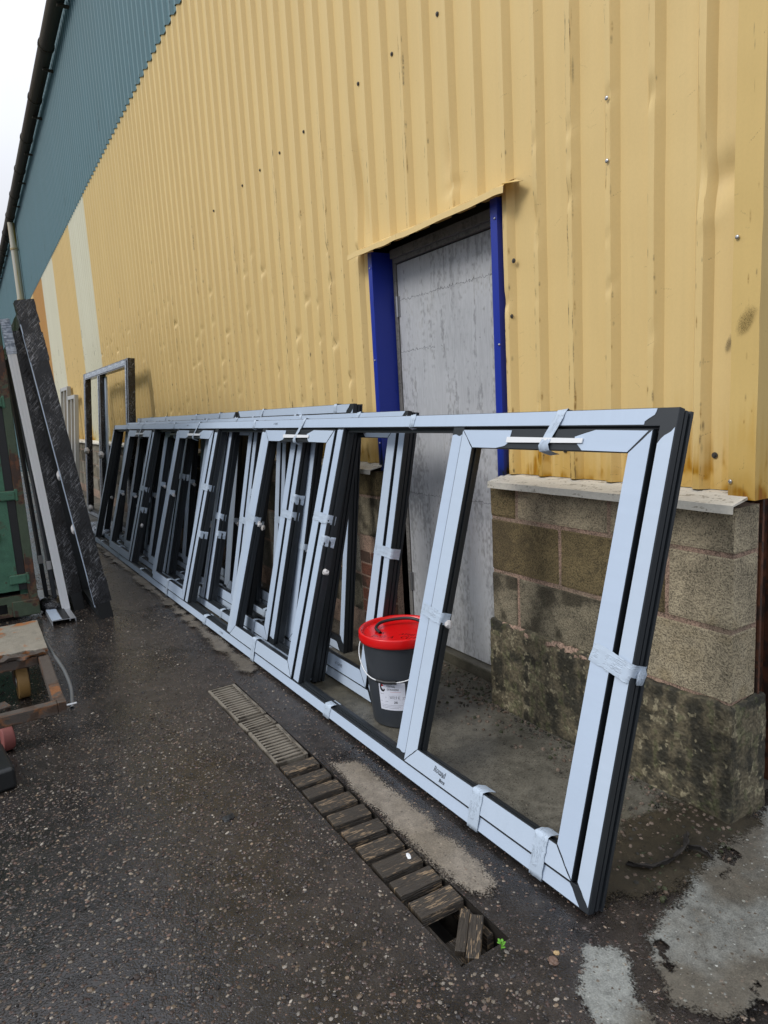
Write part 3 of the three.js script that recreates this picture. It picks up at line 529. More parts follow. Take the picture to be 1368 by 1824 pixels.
// door, jambs and drip flashing
{
  const dg = boxUV(rb(-1.885, -1.004, 0.065, 1.985, -0.195, -0.150, 0.003)); const p = dg.attributes.uv; for (let i = 0; i < p.count; i++) p.setXY(i, (p.getX(i) + 1.885) / 0.9, (p.getY(i) - 0.06) / 1.93);
  const dr = mesh('door', dg, doorM, wh); dr.userData.label = 'weathered grey plywood door';
  for (const y of [1.78, 1.05, 0.35]) { const h = merge([new THREE.CylinderGeometry(0.007, 0.007, 0.10, 8).translate(-1.888, y, -0.143), b2(-1.884, -1.868, y - 0.05, y + 0.05, -0.1495, -0.147)]); mesh('hinge', h, steelM, dr); }
  const kb = new THREE.SphereGeometry(0.024, 14, 10); kb.scale(1, 1, 0.8); kb.translate(-1.045, 1.74, -0.135); mesh('knob', kb, steelM, dr);
  const wt = new THREE.MeshStandardMaterial({ color: new THREE.Color(0.45, 0.42, 0.38), map: doorMap.map, bumpMap: doorMap.bump, bumpScale: 0.003, roughness: 0.85 });
  mesh('door_frame', boxUV(merge([b2(-1.918, -1.889, 0.02, 2.05, -0.20, -0.147), b2(-1.889, -1.0, 1.990, 2.05, -0.20, -0.135), b2(-1.889, -1.0, 2.01, 2.05, -0.134, -0.115)])), wt, wh);
  mesh('threshold', boxUV(rb(-1.955, -1.045, 0.0, 0.06, -0.30, -0.11, 0.01, 2)), apM, wh);
  const jl = merge([b2(-1.952, -1.917, 0.955, 2.045, -0.045, -0.024), b2(-1.921, -1.917, 0.955, 2.045, -0.146, -0.045), b2(-1.953, -1.95, 0.955, 2.045, -0.08, -0.024)]);
  const L = mesh('jamb_trim', boxUV(jl), blueM, wh); const R = mesh('jamb_trim', boxUV(merge([b2(-1.017, -0.979, 0.955, 2.045, -0.028, -0.022), b2(-1.017, -1.013, 0.955, 2.045, -0.146, -0.028), b2(-0.983, -0.979, 0.955, 2.045, -0.055, -0.028)])), blueM, wh);
  const sc = new THREE.SphereGeometry(0.005, 8, 6);
  for (const [x, y, z, q] of [[-1.935, 1.97, -0.023, L], [-1.935, 1.52, -0.023, L], [-1.935, 1.10, -0.023, L], [-0.99, 1.97, -0.021, R], [-0.985, 1.50, -0.021, R], [-0.99, 1.12, -0.021, R]]) { const g = sc.clone(); g.translate(x, y, z); mesh('screw', g, steelM, q); }
  // folded drip flashing, bent up at its right end
  const pos = [], idx = [], M = 60, prof = [[-0.05, 0.045], [-0.02, 0.034], [0.012, 0.018], [0.034, 0.008], [0.036, -0.016], [0.033, -0.016]];
  const n = vnoise(64, 8, 14, 2, 99);
  for (let i = 0; i <= M; i++) {
    const x = -2.055 + 1.165 * i / M, w = (n[Math.min(63, i)] - 0.5) * 0.0045, e = sstep(0.97, 1, i / M);
    for (const [z, y] of prof) pos.push(x + (z > 0.02 ? 0 : 0) + e * 0.0, 2.045 + y + w * (z > -0.03 ? 1 : 0) - 0.004 * Math.sin(i / M * 3.1), z + w * 0.4 - e * 0.012 * (z > 0.02 ? 1 : 0));
  }
  const K = prof.length; for (let i = 0; i < M; i++) for (let j = 0; j < K - 1; j++) { const a = i * K + j; idx.push(a, a + 1, a + K + 1, a, a + K + 1, a + K); }
  const g = new THREE.BufferGeometry(); g.setAttribute('position', new THREE.Float32BufferAttribute(pos, 3)); g.setIndex(idx); g.computeVertexNormals(); boxUV(g);
  const tm = yellowM.clone(); const dfl = mesh('drip_flashing', toCreasedNormals(g, 0.4), tm, wh);
  const tg = new THREE.BufferGeometry(); tg.setAttribute('position', new THREE.Float32BufferAttribute([-0.90, 2.085, -0.04, -0.89, 2.06, 0.03, -0.835, 2.062, -0.022, -0.90, 2.083, -0.042, -0.89, 2.058, 0.028, -0.835, 2.060, -0.024], 3)); tg.setIndex([0, 1, 2, 3, 5, 4, 1, 4, 5, 1, 5, 2]); tg.computeVertexNormals(); boxUV(tg); mesh('bent_end', tg, tm, dfl);
}

// ------------------------------------------------------------------ aluminium window frames
function extrudeBar(pts, L, m0, m1) {       // section pts (s, depth back), length along +y from 0; mitre at either end
  const sh = new THREE.Shape(); pts.forEach(([a, b], i) => i ? sh.lineTo(a, b) : sh.moveTo(a, b)); sh.closePath();
  const g = new THREE.ExtrudeGeometry(sh, { depth: L, bevelEnabled: false }); const p = g.attributes.position;
  for (let i = 0; i < p.count; i++) { const s = p.getX(i), z = p.getZ(i); if (z < L / 2) p.setZ(i, z + s * m0); else p.setZ(i, z - s * m1); }
  g.rotateX(-Math.PI / 2); g.computeVertexNormals(); return g;
}
const OUT = D => [[0.0015, 0], [0.0465, 0], [0.048, 0.0015], [0.048, 0.016], [0.052, 0.016], [0.052, 0.024], [0.062, 0.024], [0.062, 0.034], [0.054, 0.034], [0.054, D], [0, D], [0, 0.049], [0.009, 0.049], [0.009, 0.041], [0.002, 0.041], [0.002, 0.029], [0.007, 0.029], [0.007, 0.022], [0, 0.022], [0, 0.0015]];
const SASH = [[0.0015, 0], [0.0615, 0], [0.063, 0.0015], [0.063, 0.010], [0.054, 0.010], [0.054, 0.022], [0.060, 0.022], [0.060, 0.030], [0.052, 0.030], [0.052, 0.052], [0.004, 0.052], [0.004, 0.02], [0, 0.02], [0, 0.0015]];
const MULL = D => [[-0.0275, 0], [0.0275, 0], [0.029, 0.0015], [0.029, 0.016], [0.024, 0.016], [0.024, 0.024], [0.036, 0.024], [0.036, 0.034], [0.026, 0.034], [0.026, D], [-0.026, D], [-0.026, 0.034], [-0.036, 0.034], [-0.036, 0.024], [-0.024, 0.024], [-0.024, 0.016], [-0.029, 0.016], [-0.029, 0.0015]];
function filmGeo(s0, s1, L, m0, m1, c0, c1, r) {     // protective film: cut a little ragged at its ends
  const sh = new THREE.Shape(), A = [], B = [], n = 5;
  for (let i = 0; i <= n; i++) { const s = lerp(s0, s1, i / n); A.push([s, c0 + s * m0 + rr(0, 0.003, r) + c0 * 0.08 * Math.sin(i * 1.3)]); B.push([s, L - c1 - s * m1 - rr(0, 0.003, r) - c1 * 0.10 * Math.cos(i * 1.7)]); }
  A.concat(B.reverse()).forEach(([a, b], i) => i ? sh.lineTo(a, b) : sh.moveTo(a, b)); sh.closePath();
  const g = new THREE.ExtrudeGeometry(sh, { depth: 0.0007, bevelEnabled: false }); return g;
}
function ribbon(path, wdir, w, r, jit = 0.0018, nseg = 8) {   // taped strip following a polyline, a little crumpled, with thickness
  const P = []; for (let i = 0; i < path.length - 1; i++) { const a = new THREE.Vector3(...path[i]), b = new THREE.Vector3(...path[i + 1]), n = Math.max(1, Math.round(a.distanceTo(b) / 0.014)); for (let k = 0; k < n; k++) P.push(a.clone().lerp(b, k / n)); } P.push(new THREE.Vector3(...path[path.length - 1]));
  const W = new THREE.Vector3(...wdir).normalize(), pos = [], idx = [], M = nseg;
  const nrm = P.map((p, i) => { const t = P[Math.min(P.length - 1, i + 1)].clone().sub(P[Math.max(0, i - 1)]); return t.cross(W).normalize(); });
  const fold = []; for (let k = 0; k <= M; k++) fold.push(rr(-1, 1, r));
  for (const off of [0, 1]) for (let i = 0; i < P.length; i++) for (let k = 0; k <= M; k++) {
    const e = i === 0 || i === P.length - 1 ? rr(-0.003, 0.003, r) : 0, ed = k === 0 || k === M ? rr(-0.0018, 0.0018, r) : 0;
    const j = off ? 0 : (fold[k] * 0.7 + rr(-1, 1, r) * 0.5) * jit; const q = P[i].clone().addScaledVector(W, (k / M - 0.5) * w + ed).addScaledVector(nrm[i], off ? 0 : j);
    pos.push(q.x, q.y, q.z);
  }
  const S1 = P.length * (M + 1), q4 = pos.slice(0, S1 * 3); for (let i = 0; i < S1 * 3; i++) pos[S1 * 3 + i] = q4[i];
  for (let i = 0; i < P.length; i++) for (let k = 0; k <= M; k++) { const a = (S1 + i * (M + 1) + k) * 3; pos[a] -= nrm[i].x * 0.0008; pos[a + 1] -= nrm[i].y * 0.0008; pos[a + 2] -= nrm[i].z * 0.0008; }
  for (let i = 0; i < P.length - 1; i++) for (let k = 0; k < M; k++) { const a = i * (M + 1) + k; idx.push(a, a + M + 1, a + M + 2, a, a + M + 2, a + 1, S1 + a, S1 + a + M + 2, S1 + a + M + 1, S1 + a, S1 + a + 1, S1 + a + M + 2); }
  const g = new THREE.BufferGeometry(); g.setAttribute('position', new THREE.Float32BufferAttribute(pos, 3)); g.setIndex(idx); g.computeVertexNormals(); const uv = []; for (const off of [0, 1]) for (let i = 0; i < P.length; i++) for (let k = 0; k <= M; k++) uv.push(i * 0.014, k / M * w + off * 0.3); g.setAttribute('uv', new THREE.Float32BufferAttribute(uv, 2)); return g;
}
const foamG = [0, 1, 2].map(v => { const g = new THREE.IcosahedronGeometry(0.021, 1), p = g.attributes.position, k = {}, r = mul(v + 40); for (let i = 0; i < p.count; i++) { const id = [p.getX(i), p.getY(i), p.getZ(i)].map(a => a.toFixed(4)).join(); k[id] = k[id] || rr(0.7, 1.15, r); p.setXYZ(i, p.getX(i) * k[id] * 1.0, p.getY(i) * k[id] * 1.25, p.getZ(i) * k[id] * 0.9); } g.computeVertexNormals(); return g; });
const ROT = { left: 0, right: Math.PI, bottom: Math.PI / 2, top: -Math.PI / 2 };
function windowFrame(o) {
  const { W, H, div, sashes, seed } = o, D = o.depth || 0.06, r = mul(seed), f = () => filmM[Math.floor(r() * 3)];
  const root = thing('window_frame', o.label, 'window frame', 'window frames stacked along the wall');
  root.position.set(o.x, D * Math.sin(o.lean) + 0.001 + (o.y || 0), o.z); root.rotation.order = 'YXZ'; root.rotation.set(-o.lean, o.yaw || 0, 0);
  function bar(name, section, L, m0, m1, side, x, y, z, film, fz, cut) {
    const m = mesh(name, extrudeBar(section, L, m0, m1), profM, root); m.position.set(x, y, z); m.rotation.z = ROT[side];
    if (film) { const fm = mesh('protective_film', filmGeo(film[0], film[1], L, m0, m1, cut ? cut[0] : 0.002, cut ? cut[1] : 0.002, r), f(), m); fm.position.z = 0.0006; fm.receiveShadow = true; }
    return m;
  }
  const O = OUT(D), c = () => rr(0.004, 0.05, r);
  bar('stile', O, H, 1, 1, 'left', -W, 0, 0, [0.003, 0.045], 0, [c(), c()]);
  bar('stile', O, H, 1, 1, 'right', 0, H, 0, [0.003, 0.045], 0, o.rcut || [c(), c()]);
  bar('bottom_rail', O, W, 1, 1, 'bottom', 0, 0, 0, [0.004, 0.044], 0, o.bcut || [c(), c()]);
  bar('top_rail', O, W, 1, 1, 'top', -W, H, 0, [0.002, 0.044], 0, o.tcut || [c(), c()]);
  const edges = [0, ...div, W];
  div.forEach(u => bar('mullion', MULL(D), H - 0.096, 0, 0, 'left', -u, 0.048, 0, [-0.026, 0.026], 0, [rr(0.004, 0.035, r), rr(0.004, 0.03, r)]));
  const tape = (path, wd, w, j) => mesh('tape', ribbon(path, wd, w, r, j * 0.5), tapeM, root);
  const foam = (x, y, z, s = 1) => { const m = mesh('foam_block', foamG[Math.floor(r() * 3)], foamM, root); m.position.set(x, y, z); m.rotation.set(r() * 3, r() * 3, r() * 3); m.scale.setScalar(s); return m; };
  for (let k = 0; k < edges.length - 1; k++) {
    const u0 = edges[k] + (k ? 0.029 : 0.048), u1 = edges[k + 1] - (k < edges.length - 2 ? 0.029 : 0.048), um = (u0 + u1) / 2;
    if (sashes.includes(k)) {
      const gp = 0.012, a = u0 + gp, b = u1 - 0.0055, v0 = 0.052, v1 = H - 0.056, w = b - a, h = v1 - v0, zf = 0.006;
      bar('sash_stile', SASH, h, 1, 1, 'left', -b, v0, zf, [0.001, 0.062], 0, [0.001, 0.001]);
      bar('sash_stile', SASH, h, 1, 1, 'right', -a, v1, zf, [0.001, 0.062], 0, [0.001, 0.002]);
      bar('sash_rail', SASH, w, 1, 1, 'bottom', -a, v0, zf, [0.001, 0.062], 0, [0.001, 0.001]);
      const tr = mesh('sash_rail', extrudeBar(SASH, w, 1, 1), profM, root); tr.position.set(-b, v1, zf); tr.rotation.z = ROT.top;
      // film on the top rail torn open round the vent strip
      const ve = o.vent ? o.vent[k] : null, vl = ve ? ve[0] : um - 0.14, vr = ve ? ve[1] : um + 0.14;   // u range left bare
      const piece = (ua, ub, side) => {
        const sh = new THREE.Shape(), ym = v1 - 0.001, yb = v1 - 0.062, xa = -ua, xb = -ub, sl = 0.030; // xa right, xb left
        const P = side === 'r' ? [[xa - 0.012, ym - 0.004], [xa - 0.066, yb], [xb + 0.012, yb + 0.001], [xb - 0.008, yb + 0.018], [xb - 0.022, ym - 0.022], [xb + 0.012, ym - 0.012], [xb + 0.05, ym - 0.002]] : [[xb + 0.004, ym - 0.002], [xa + 0.002, ym - 0.003], [xa - 0.002, ym - 0.025], [xa + 0.012, ym - 0.030], [xa - 0.02, yb + 0.008], [xa - 0.06, yb], [xb + 0.066, yb]];
        P.forEach(([x, y], i) => i ? sh.lineTo(x, y) : sh.moveTo(x, y)); sh.closePath(); const g = new THREE.ExtrudeGeometry(sh, { depth: 0.0008, bevelEnabled: false });
        const m = mesh('protective_film', g, f(), tr); m.rotation.z = -ROT.top; m.position.set(0, 0, 0.0006); const q = new THREE.Vector3(b, -v1, 0).applyAxisAngle(new THREE.Vector3(0, 0, 1), -ROT.top); m.position.x = q.x; m.position.y = q.y;
      };
      piece(a, vl, 'r'); piece(vr, b, 'l');
      // white vent strip with drill holes, bound on with tape
      const vs = new THREE.Shape(); [[-vr - 0.01, 0], [-vl + 0.012, 0.003], [-vl + 0.014, 0.016], [-vr - 0.01, 0.018]].forEach(([x, y], i) => i ? vs.lineTo(x, y) : vs.moveTo(x, y)); vs.closePath();
      for (const t of [0.18, 0.42, 0.88]) { const hp = new THREE.Path(); hp.absarc(lerp(-vr, -vl, t), 0.0095, 0.003, 0, 6.283, true); vs.holes.push(hp); }
      const vm = mesh('vent_strip', new THREE.ExtrudeGeometry(vs, { depth: 0.004, bevelEnabled: false }), whiteM, root); vm.position.set(0, v1 - 0.044, zf + 0.003);
      const tu = ve ? ve[2] : um; const dx = ve ? 0.035 : 0.06;
      tape([[-tu + dx, H + 0.002, -0.02], [-tu + dx, H + 0.003, 0.002], [-tu - 0.004, v1 - 0.05, zf + 0.009], [-tu - 0.002, v1 - 0.066, zf + 0.004], [-tu + 0.010, v1 - 0.072, zf - 0.03]], [1, 0.12, 0], ve ? 0.038 : 0.030, 0.0022);
      // tapes on the sash foot
      for (const t of (o.feet && o.feet[k]) || [um]) { tape([[-t, 0.001, -0.01], [-t, -0.002, 0.003], [-t + 0.002, 0.052, 0.009], [-t + 0.004, v0 + 0.066, zf + 0.004], [-t + 0.003, v0 + 0.070, -0.012], [-t, v0 + 0.064, -0.045]], [1, 0, 0], o.feet ? 0.046 : 0.034, 0.0016); }
      // tape and foam half way up the left stile
      const vt = (o.mid && o.mid[k]) || rr(0.5, 0.75, r);
      tape([[-b - 0.055, vt + 0.01, 0.002], [-b - 0.002, vt + 0.006, zf + 0.004], [-b + 0.064, vt - 0.002, zf + 0.004], [-b + 0.066, vt - 0.004, -0.03]], [0.12, 1, 0], 0.042, 0.002);
      if (k || !o.front) tape([[-a - 0.064, vt + 0.1, zf + 0.001], [-a - 0.03, vt + 0.1, zf + 0.004], [-a + 0.002, vt + 0.098, zf + 0.003], [-a + 0.07, vt + 0.094, 0.004], [-a + 0.073, vt + 0.092, -0.04]], [0.1, 1, 0], 0.044, 0.002);
      foam(-b + 0.068, vt - 0.02, -0.026, 0.68);
    } else {
      const t = (o.feet && o.feet[k] && o.feet[k][0]) || um;
      tape([[-t, 0.001, -0.01], [-t, -0.002, 0.003], [-t + 0.002, 0.030, 0.004], [-t + 0.004, 0.052, 0.003], [-t + 0.003, 0.058, -0.014], [-t, 0.060, -0.045]], [1, 0, 0], o.front ? 0.05 : 0.034, 0.0016);
      tape([[-t + 0.25, H + 0.002, -0.03], [-t + 0.25, H + 0.003, 0.003], [-t + 0.245, H - 0.045, 0.003], [-t + 0.243, H - 0.052, -0.02]], [1, 0.1, 0], 0.032, 0.0016);
      const vf = rr(0.5, 0.85, r); if (k % 4 === 1) foam(-u1 + 0.012, vf - 0.14, -0.03, 0.75);
      if (k < edges.length - 2) tape([[-u1 - 0.028, vf + 0.004, 0.003], [-u1 + 0.0, vf, 0.003], [-u1 + 0.004, vf - 0.002, -0.02], [-u1 + 0.010, vf - 0.003, -0.052]], [0.1, 1, 0], 0.05, 0.003);
    }
  }
  return root;
}
const fA = windowFrame({
  label: 'longest frontmost window frame, its near corner standing out over the ground by the red bucket', front: true, x: 0.036, z: 0.642, yaw: 0.016, lean: 0.277, W: 6.85, H: 1.277, seed: 21,
  div: [0.852, 1.71, 2.605, 3.43, 4.345, 5.10, 6.065], sashes: [0, 2, 4, 6], vent: { 0: [0.29, 0.575, 0.415] }, feet: { 0: [0.178, 0.44], 1: [1.39], 2: [2.22], 3: [3.02] }, mid: { 0: 0.57 }, rcut: [0.045, 0.012], tcut: [0.02, 0.052], bcut: [0.022, 0.02]
});
{ // tape and bulge on the right-hand stile; hand-written note on the film
  const r = mul(8);
  mesh('tape', ribbon([[-0.122, 0.632, 0.010], [-0.05, 0.618, 0.010], [0.001, 0.606, 0.004], [0.003, 0.604, -0.045], [-0.01, 0.603, -0.062]], [0.22, 1, 0], 0.052, r, 0.0010), tapeM, fA);
  const g = foamG[1].clone(); const m = mesh('tape', g, tapeM, fA); m.position.set(0.006, 0.600, -0.032); m.scale.set(0.35, 0.95, 1.0);
  const note = canvasTex(256, 160, (x, w, h) => { x.clearRect(0, 0, w, h); x.strokeStyle = '#0b0b10'; x.fillStyle = '#0b0b10'; x.font = 'italic 64px serif'; x.save(); x.translate(20, 74); x.rotate(0.05); x.scale(0.9, 1.15); x.fillText('Round', 0, 0); x.restore(); x.font = 'italic bold 46px serif'; x.fillText('Box', 120, 138); x.lineWidth = 4; x.beginPath(); x.moveTo(120, 80); x.bezierCurveTo(160, 40, 200, 90, 150, 84); x.stroke(); });
  const nm = new THREE.MeshStandardMaterial({ map: note, transparent: true, roughness: 0.6 });
  const q = mesh('handwriting', new THREE.PlaneGeometry(0.088, 0.055), nm, fA); q.position.set(-0.618, 0.084, 0.0085);
  const note2 = canvasTex(256, 64, (x, w, h) => { x.clearRect(0, 0, w, h); x.fillStyle = '#10121a'; x.font = '40px sans-serif'; x.fillText('-6  G/HB', 20, 46); });
  const nm2 = new THREE.MeshStandardMaterial({ map: note2, transparent: true, roughness: 0.6 });
  for (const [u, v] of [[2.70, 0.024], [2.45, 1.255], [4.1, 1.257]]) { const e = mesh('handwriting', new THREE.PlaneGeometry(0.09, 0.024), nm2, fA); e.position.set(-u, v, 0.0024); }
  windowFrame.note = nm2;
}
const fE = windowFrame({ label: 'window frame directly behind the longest one, its dark end showing beside the second sash', x: -1.725, z: 0.548, yaw: 0.014, lean: 0.243, W: 5.35, H: 1.262, div: [0.52, 1.02, 1.62, 2.10, 2.62, 3.25, 3.72, 4.25, 4.80], sashes: [1, 3, 5, 7], seed: 31, rcut: [0.5, 0.6] });
const fB = windowFrame({ label: 'window frame whose film-covered near end stands just left of the red bucket', x: -1.345, z: 0.445, yaw: 0.012, lean: 0.208, W: 5.6, H: 1.278, div: [0.92, 1.70, 2.55, 3.40, 4.2, 4.9], sashes: [0, 2, 4], seed: 41, feet: { 0: [0.50] } });
const fC = windowFrame({ label: 'inner window frame sandwiched in the stack, second out from the block wall', x: -2.62, z: 0.335, yaw: 0.010, lean: 0.165, W: 4.3, H: 1.272, depth: 0.055, div: [0.5, 1.0, 1.55, 2.1, 2.65, 3.2, 3.75], sashes: [1, 3, 5], seed: 51 });
const fD = windowFrame({ label: 'short window frame leaning on the block wall, left of the blue door jamb', x: -1.985, z: 0.245, yaw: 0.004, lean: 0.118, W: 1.72, H: 1.312, depth: 0.055, div: [0.86], sashes: [1], seed: 61 });
const fD2 = windowFrame({ label: 'window frame leaning on the block wall at the far left of the stack', x: -3.76, z: 0.245, yaw: 0.004, lean: 0.118, W: 3.3, H: 1.308, depth: 0.055, div: [0.82, 1.65, 2.5], sashes: [0, 2], seed: 71 });
{ const e = mesh('handwriting', new THREE.PlaneGeometry(0.12, 0.03), windowFrame.note, fB); e.position.set(-0.30, 0.084, 0.0085); }

// ------------------------------------------------------------------ bucket
{
  const b = thing('bucket', 'dark grey plastic bucket with bright red lid and white label', 'bucket'); b.position.set(-1.19, 0.005, 0.385); b.rotation.y = -0.12; b.scale.setScalar(1.06);
  const grey = stdm(new THREE.Color(0.040, 0.046, 0.054), 0.42), red = stdm(S(214, 16, 18), 0.26);
  const V = a => a.map(([x, y]) => new THREE.Vector2(x, y));
  mesh('body', new THREE.LatheGeometry(V([[0, 0.004], [0.108, 0.003], [0.116, 0], [0.119, 0.006], [0.143, 0.318], [0.147, 0.322], [0.147, 0.334], [0.142, 0.336]]), 48), grey, b);
  const scr = canvasTex(512, 512, (x, w, h) => { x.fillStyle = 'rgb(214,16,18)'; x.fillRect(0, 0, w, h); x.fillStyle = '#160808'; x.save(); x.translate(256, 256); x.rotate(0.0); x.font = 'italic 58px serif'; x.fillText('CUT', 60, 150); x.fillText('Bolt A', -150, 165); x.font = 'italic 46px serif'; x.fillText('FIX', -150, 95); x.fillText('APHI', 30, 85); x.restore(); });
  const lidM = new THREE.MeshStandardMaterial({ map: scr, roughness: 0.24 });
  const lid = mesh('lid', new THREE.LatheGeometry(V([[0.140, 0.348], [0.146, 0.360], [0.153, 0.363], [0.157, 0.358], [0.158, 0.336], [0.155, 0.326], [0.150, 0.324]]), 56), red, b);
  const disc = new THREE.CircleGeometry(0.1405, 48); disc.rotateX(-Math.PI / 2); disc.translate(0, 0.3482, 0); disc.rotateY(0.75); mesh('lid_panel', disc, lidM, lid);
  mesh('lid_handle', tube([[-0.055, 0.352, 0.055], [-0.088, 0.358, 0.020], [-0.085, 0.366, -0.022], [-0.03, 0.372, -0.065], [0.03, 0.374, -0.075], [0.085, 0.366, -0.05], [0.10, 0.356, -0.01]], 0.0062, 40, 8).rotateY(0.75), blackM, lid);
  const wire = tube([[-0.152, 0.325, 0.0], [-0.163, 0.29, 0.02], [-0.148, 0.25, 0.060], [-0.080, 0.205, 0.128], [0.0, 0.195, 0.148], [0.080, 0.205, 0.128], [0.148, 0.25, 0.060], [0.163, 0.29, 0.02], [0.152, 0.325, 0.0]], 0.0024, 60, 6).rotateY(0.72); mesh('wire_handle', wire, whiteM, b);
  const grip = tube([[-0.040, 0.1975, 0.144], [0, 0.195, 0.1485], [0.040, 0.1975, 0.144]], 0.0075, 12, 10).rotateY(0.72); mesh('handle_grip', grip, blackM, b);
  const lab = canvasTex(512, 384, (x, w, h) => {
    x.fillStyle = '#dfe2ee'; x.fillRect(0, 0, w, h);
    x.fillStyle = '#10131c'; x.beginPath(); x.arc(80, 74, 58, 0.5, 5.0); x.arc(98, 62, 40, 5.0, 0.6, true); x.fill(); x.fillStyle = '#c22'; x.beginPath(); x.moveTo(70, 20); x.lineTo(108, 52); x.lineTo(58, 60); x.fill();
    x.fillStyle = '#10131c'; x.font = 'bold 40px sans-serif'; x.fillText('Z', 98, 118);
    x.font = 'bold 38px sans-serif'; x.fillText('CENTRAL', 168, 62); x.fillText('EXTRUSIONS', 168, 106);
    x.fillStyle = '#b44'; x.fillRect(230, 124, 200, 3); x.fillStyle = '#667'; x.font = '18px sans-serif'; for (const [a, bb, t] of [[20, 168, 'Colour ref'], [120, 214, '221'], [20, 270, 'Qty'], [120, 270, 'metres']]) x.fillText(t, a, bb);
    x.strokeStyle = '#889'; x.strokeRect(190, 168, 230, 70); x.fillStyle = '#0a0a18'; x.font = 'italic 54px serif'; x.fillText('W019 K', 205, 222); x.fillText('17', 448, 232); x.font = 'bold 44px sans-serif'; x.fillText('200', 290, 286);
    x.fillStyle = '#667'; for (let k = 0; k < 3; k++) x.fillRect(30, 312 + k * 20, 430 - k * 40, 3);
  });
  const lg = new THREE.CylinderGeometry(0.1345, 0.1261, 0.112, 24, 1, true, 0.42, 0.80); lg.translate(0, 0.132, 0); mesh('paper_label', lg, new THREE.MeshStandardMaterial({ map: lab, roughness: 0.55, side: THREE.DoubleSide }), b);
}
// ------------------------------------------------------------------ drain covers
function grate(label, x0, x1, n, turn) {
  const t = thing('drain_grate', label, 'drain grate', 'cast iron grates over the drain'); const w = x1 - x0; t.position.set((x0 + x1) / 2, 0, (CH[2] + CH[3]) / 2); t.rotation.y = turn;
  const hw = w / 2, hd = 0.067; const top = 0.003;
  mesh('rim', boxUV(merge([rb(-hw, hw, -0.025, top, -hd, -hd + 0.014, 0.003), rb(-hw, hw, -0.025, top, hd - 0.014, hd, 0.003), rb(-hw, -hw + 0.010, -0.025, top - 0.001, -hd + 0.013, hd - 0.013, 0.003), rb(hw - 0.010, hw, -0.025, top - 0.001, -hd + 0.013, hd - 0.013, 0.003)])), ironM, t);
  const p = (w - 0.02) / n, g = boxUV(rb(-p * 0.30, p * 0.30, -0.018, top - 0.0005, -hd + 0.012, hd - 0.012, 0.003));
  for (let k = 1; k < n; k++) { const b = mesh('bar', g, ironM, t); b.position.x = -hw + 0.010 + p * k; b.position.y = rr(-0.0015, 0.001); }
  return t;
}
grate('cast iron drain grate farthest along the channel', -1.985, -1.585, 15, 0.012);
grate('short broken piece of cast iron drain grate between two longer ones', -1.565, -1.468, 4, 0.05);
grate('cast iron drain grate next to the wooden slats', -1.455, -1.150, 12, -0.02);
{
  const t = thing('wooden_drain_cover', 'row of dark worn timber slats screwed over the drain channel', 'drain cover'); t.position.set(0, 0, 0);
  const r = mul(14);
  mesh('bearer', boxUV(b2(-1.13, -0.09, -0.065, -0.022, CH[2] + 0.004, CH[2] + 0.024), 1), plankMaps[0], t); mesh('bearer', boxUV(b2(-1.13, -0.06, -0.065, -0.022, CH[3] - 0.024, CH[3] - 0.004), 1), plankMaps[1], t);
  const sc = new THREE.CylinderGeometry(0.0028, 0.0028, 0.002, 8);
  for (let k = 0; k < 10; k++) {
    const x0 = -1.119 + k * 0.0945, w = rr(0.061, 0.069, r), g = new RoundedBoxGeometry(w, 0.026, 0.130, 2, 0.0022), p = g.attributes.position, kk = {};
    for (let i = 0; i < p.count; i++) { const id = [p.getX(i), p.getY(i), p.getZ(i)].map(a => a.toFixed(4)).join(); kk[id] = kk[id] || [rr(-1, 1, r), rr(-1, 1, r)]; p.setX(i, p.getX(i) + kk[id][0] * 0.0010); p.setY(i, p.getY(i) + kk[id][1] * 0.0006); }
    g.computeVertexNormals(); const uv = g.attributes.uv, nr = g.attributes.normal; for (let i = 0; i < uv.count; i++) uv.setXY(i, p.getZ(i) + k * 0.37, (Math.abs(nr.getX(i)) > 0.7 ? p.getY(i) : p.getX(i)) + k * 0.13);
    const m = mesh('plank', g, plankMaps[k % 3], t); m.position.set(x0 + w / 2, -0.011 + rr(-0.002, 0.003, r), (CH[2] + CH[3]) / 2); m.rotation.y = -0.16 * 0.3 + rr(-0.03, 0.03, r);
    for (const s of [-0.05, 0.048]) { const q = mesh('screw', sc, steelM, m); q.position.set(rr(-0.02, 0.02, r), 0.0115, s + rr(-0.006, 0.006, r)); }
  }
  const g2 = rb(-0.165, -0.055, -0.075, -0.055, CH[2] + 0.03, CH[3] - 0.025, 0.003); boxUV(g2); mesh('sunken_board', g2, plankMaps[2], t);
}
function stick(label, a, b, w, m) {
  const d = new THREE.Vector3(...b).sub(new THREE.Vector3(...a)), L = d.length(), g = new RoundedBoxGeometry(w, 0.018, L, 2, 0.003), p = g.attributes.position, uv = g.attributes.uv; for (let i = 0; i < p.count; i++) uv.setXY(i, p.getZ(i), p.getX(i));
  const t = tag(mesh('wood_offcut', g, m), label, 'wood offcut', 'loose offcuts at the drain end'); t.position.set((a[0] + b[0]) / 2, (a[1] + b[1]) / 2, (a[2] + b[2]) / 2); t.lookAt(new THREE.Vector3(...b)); return t;
}
stick('narrower left loose wood offcut lying across the open drain end', [-0.172, -0.006, 0.862], [-0.075, -0.010, 0.955], 0.026, plankMaps[1]);
stick('wider loose wood offcut with a split edge, nearest the weed', [-0.138, -0.004, 0.852], [-0.040, -0.008, 0.945], 0.034, plankMaps[0]);
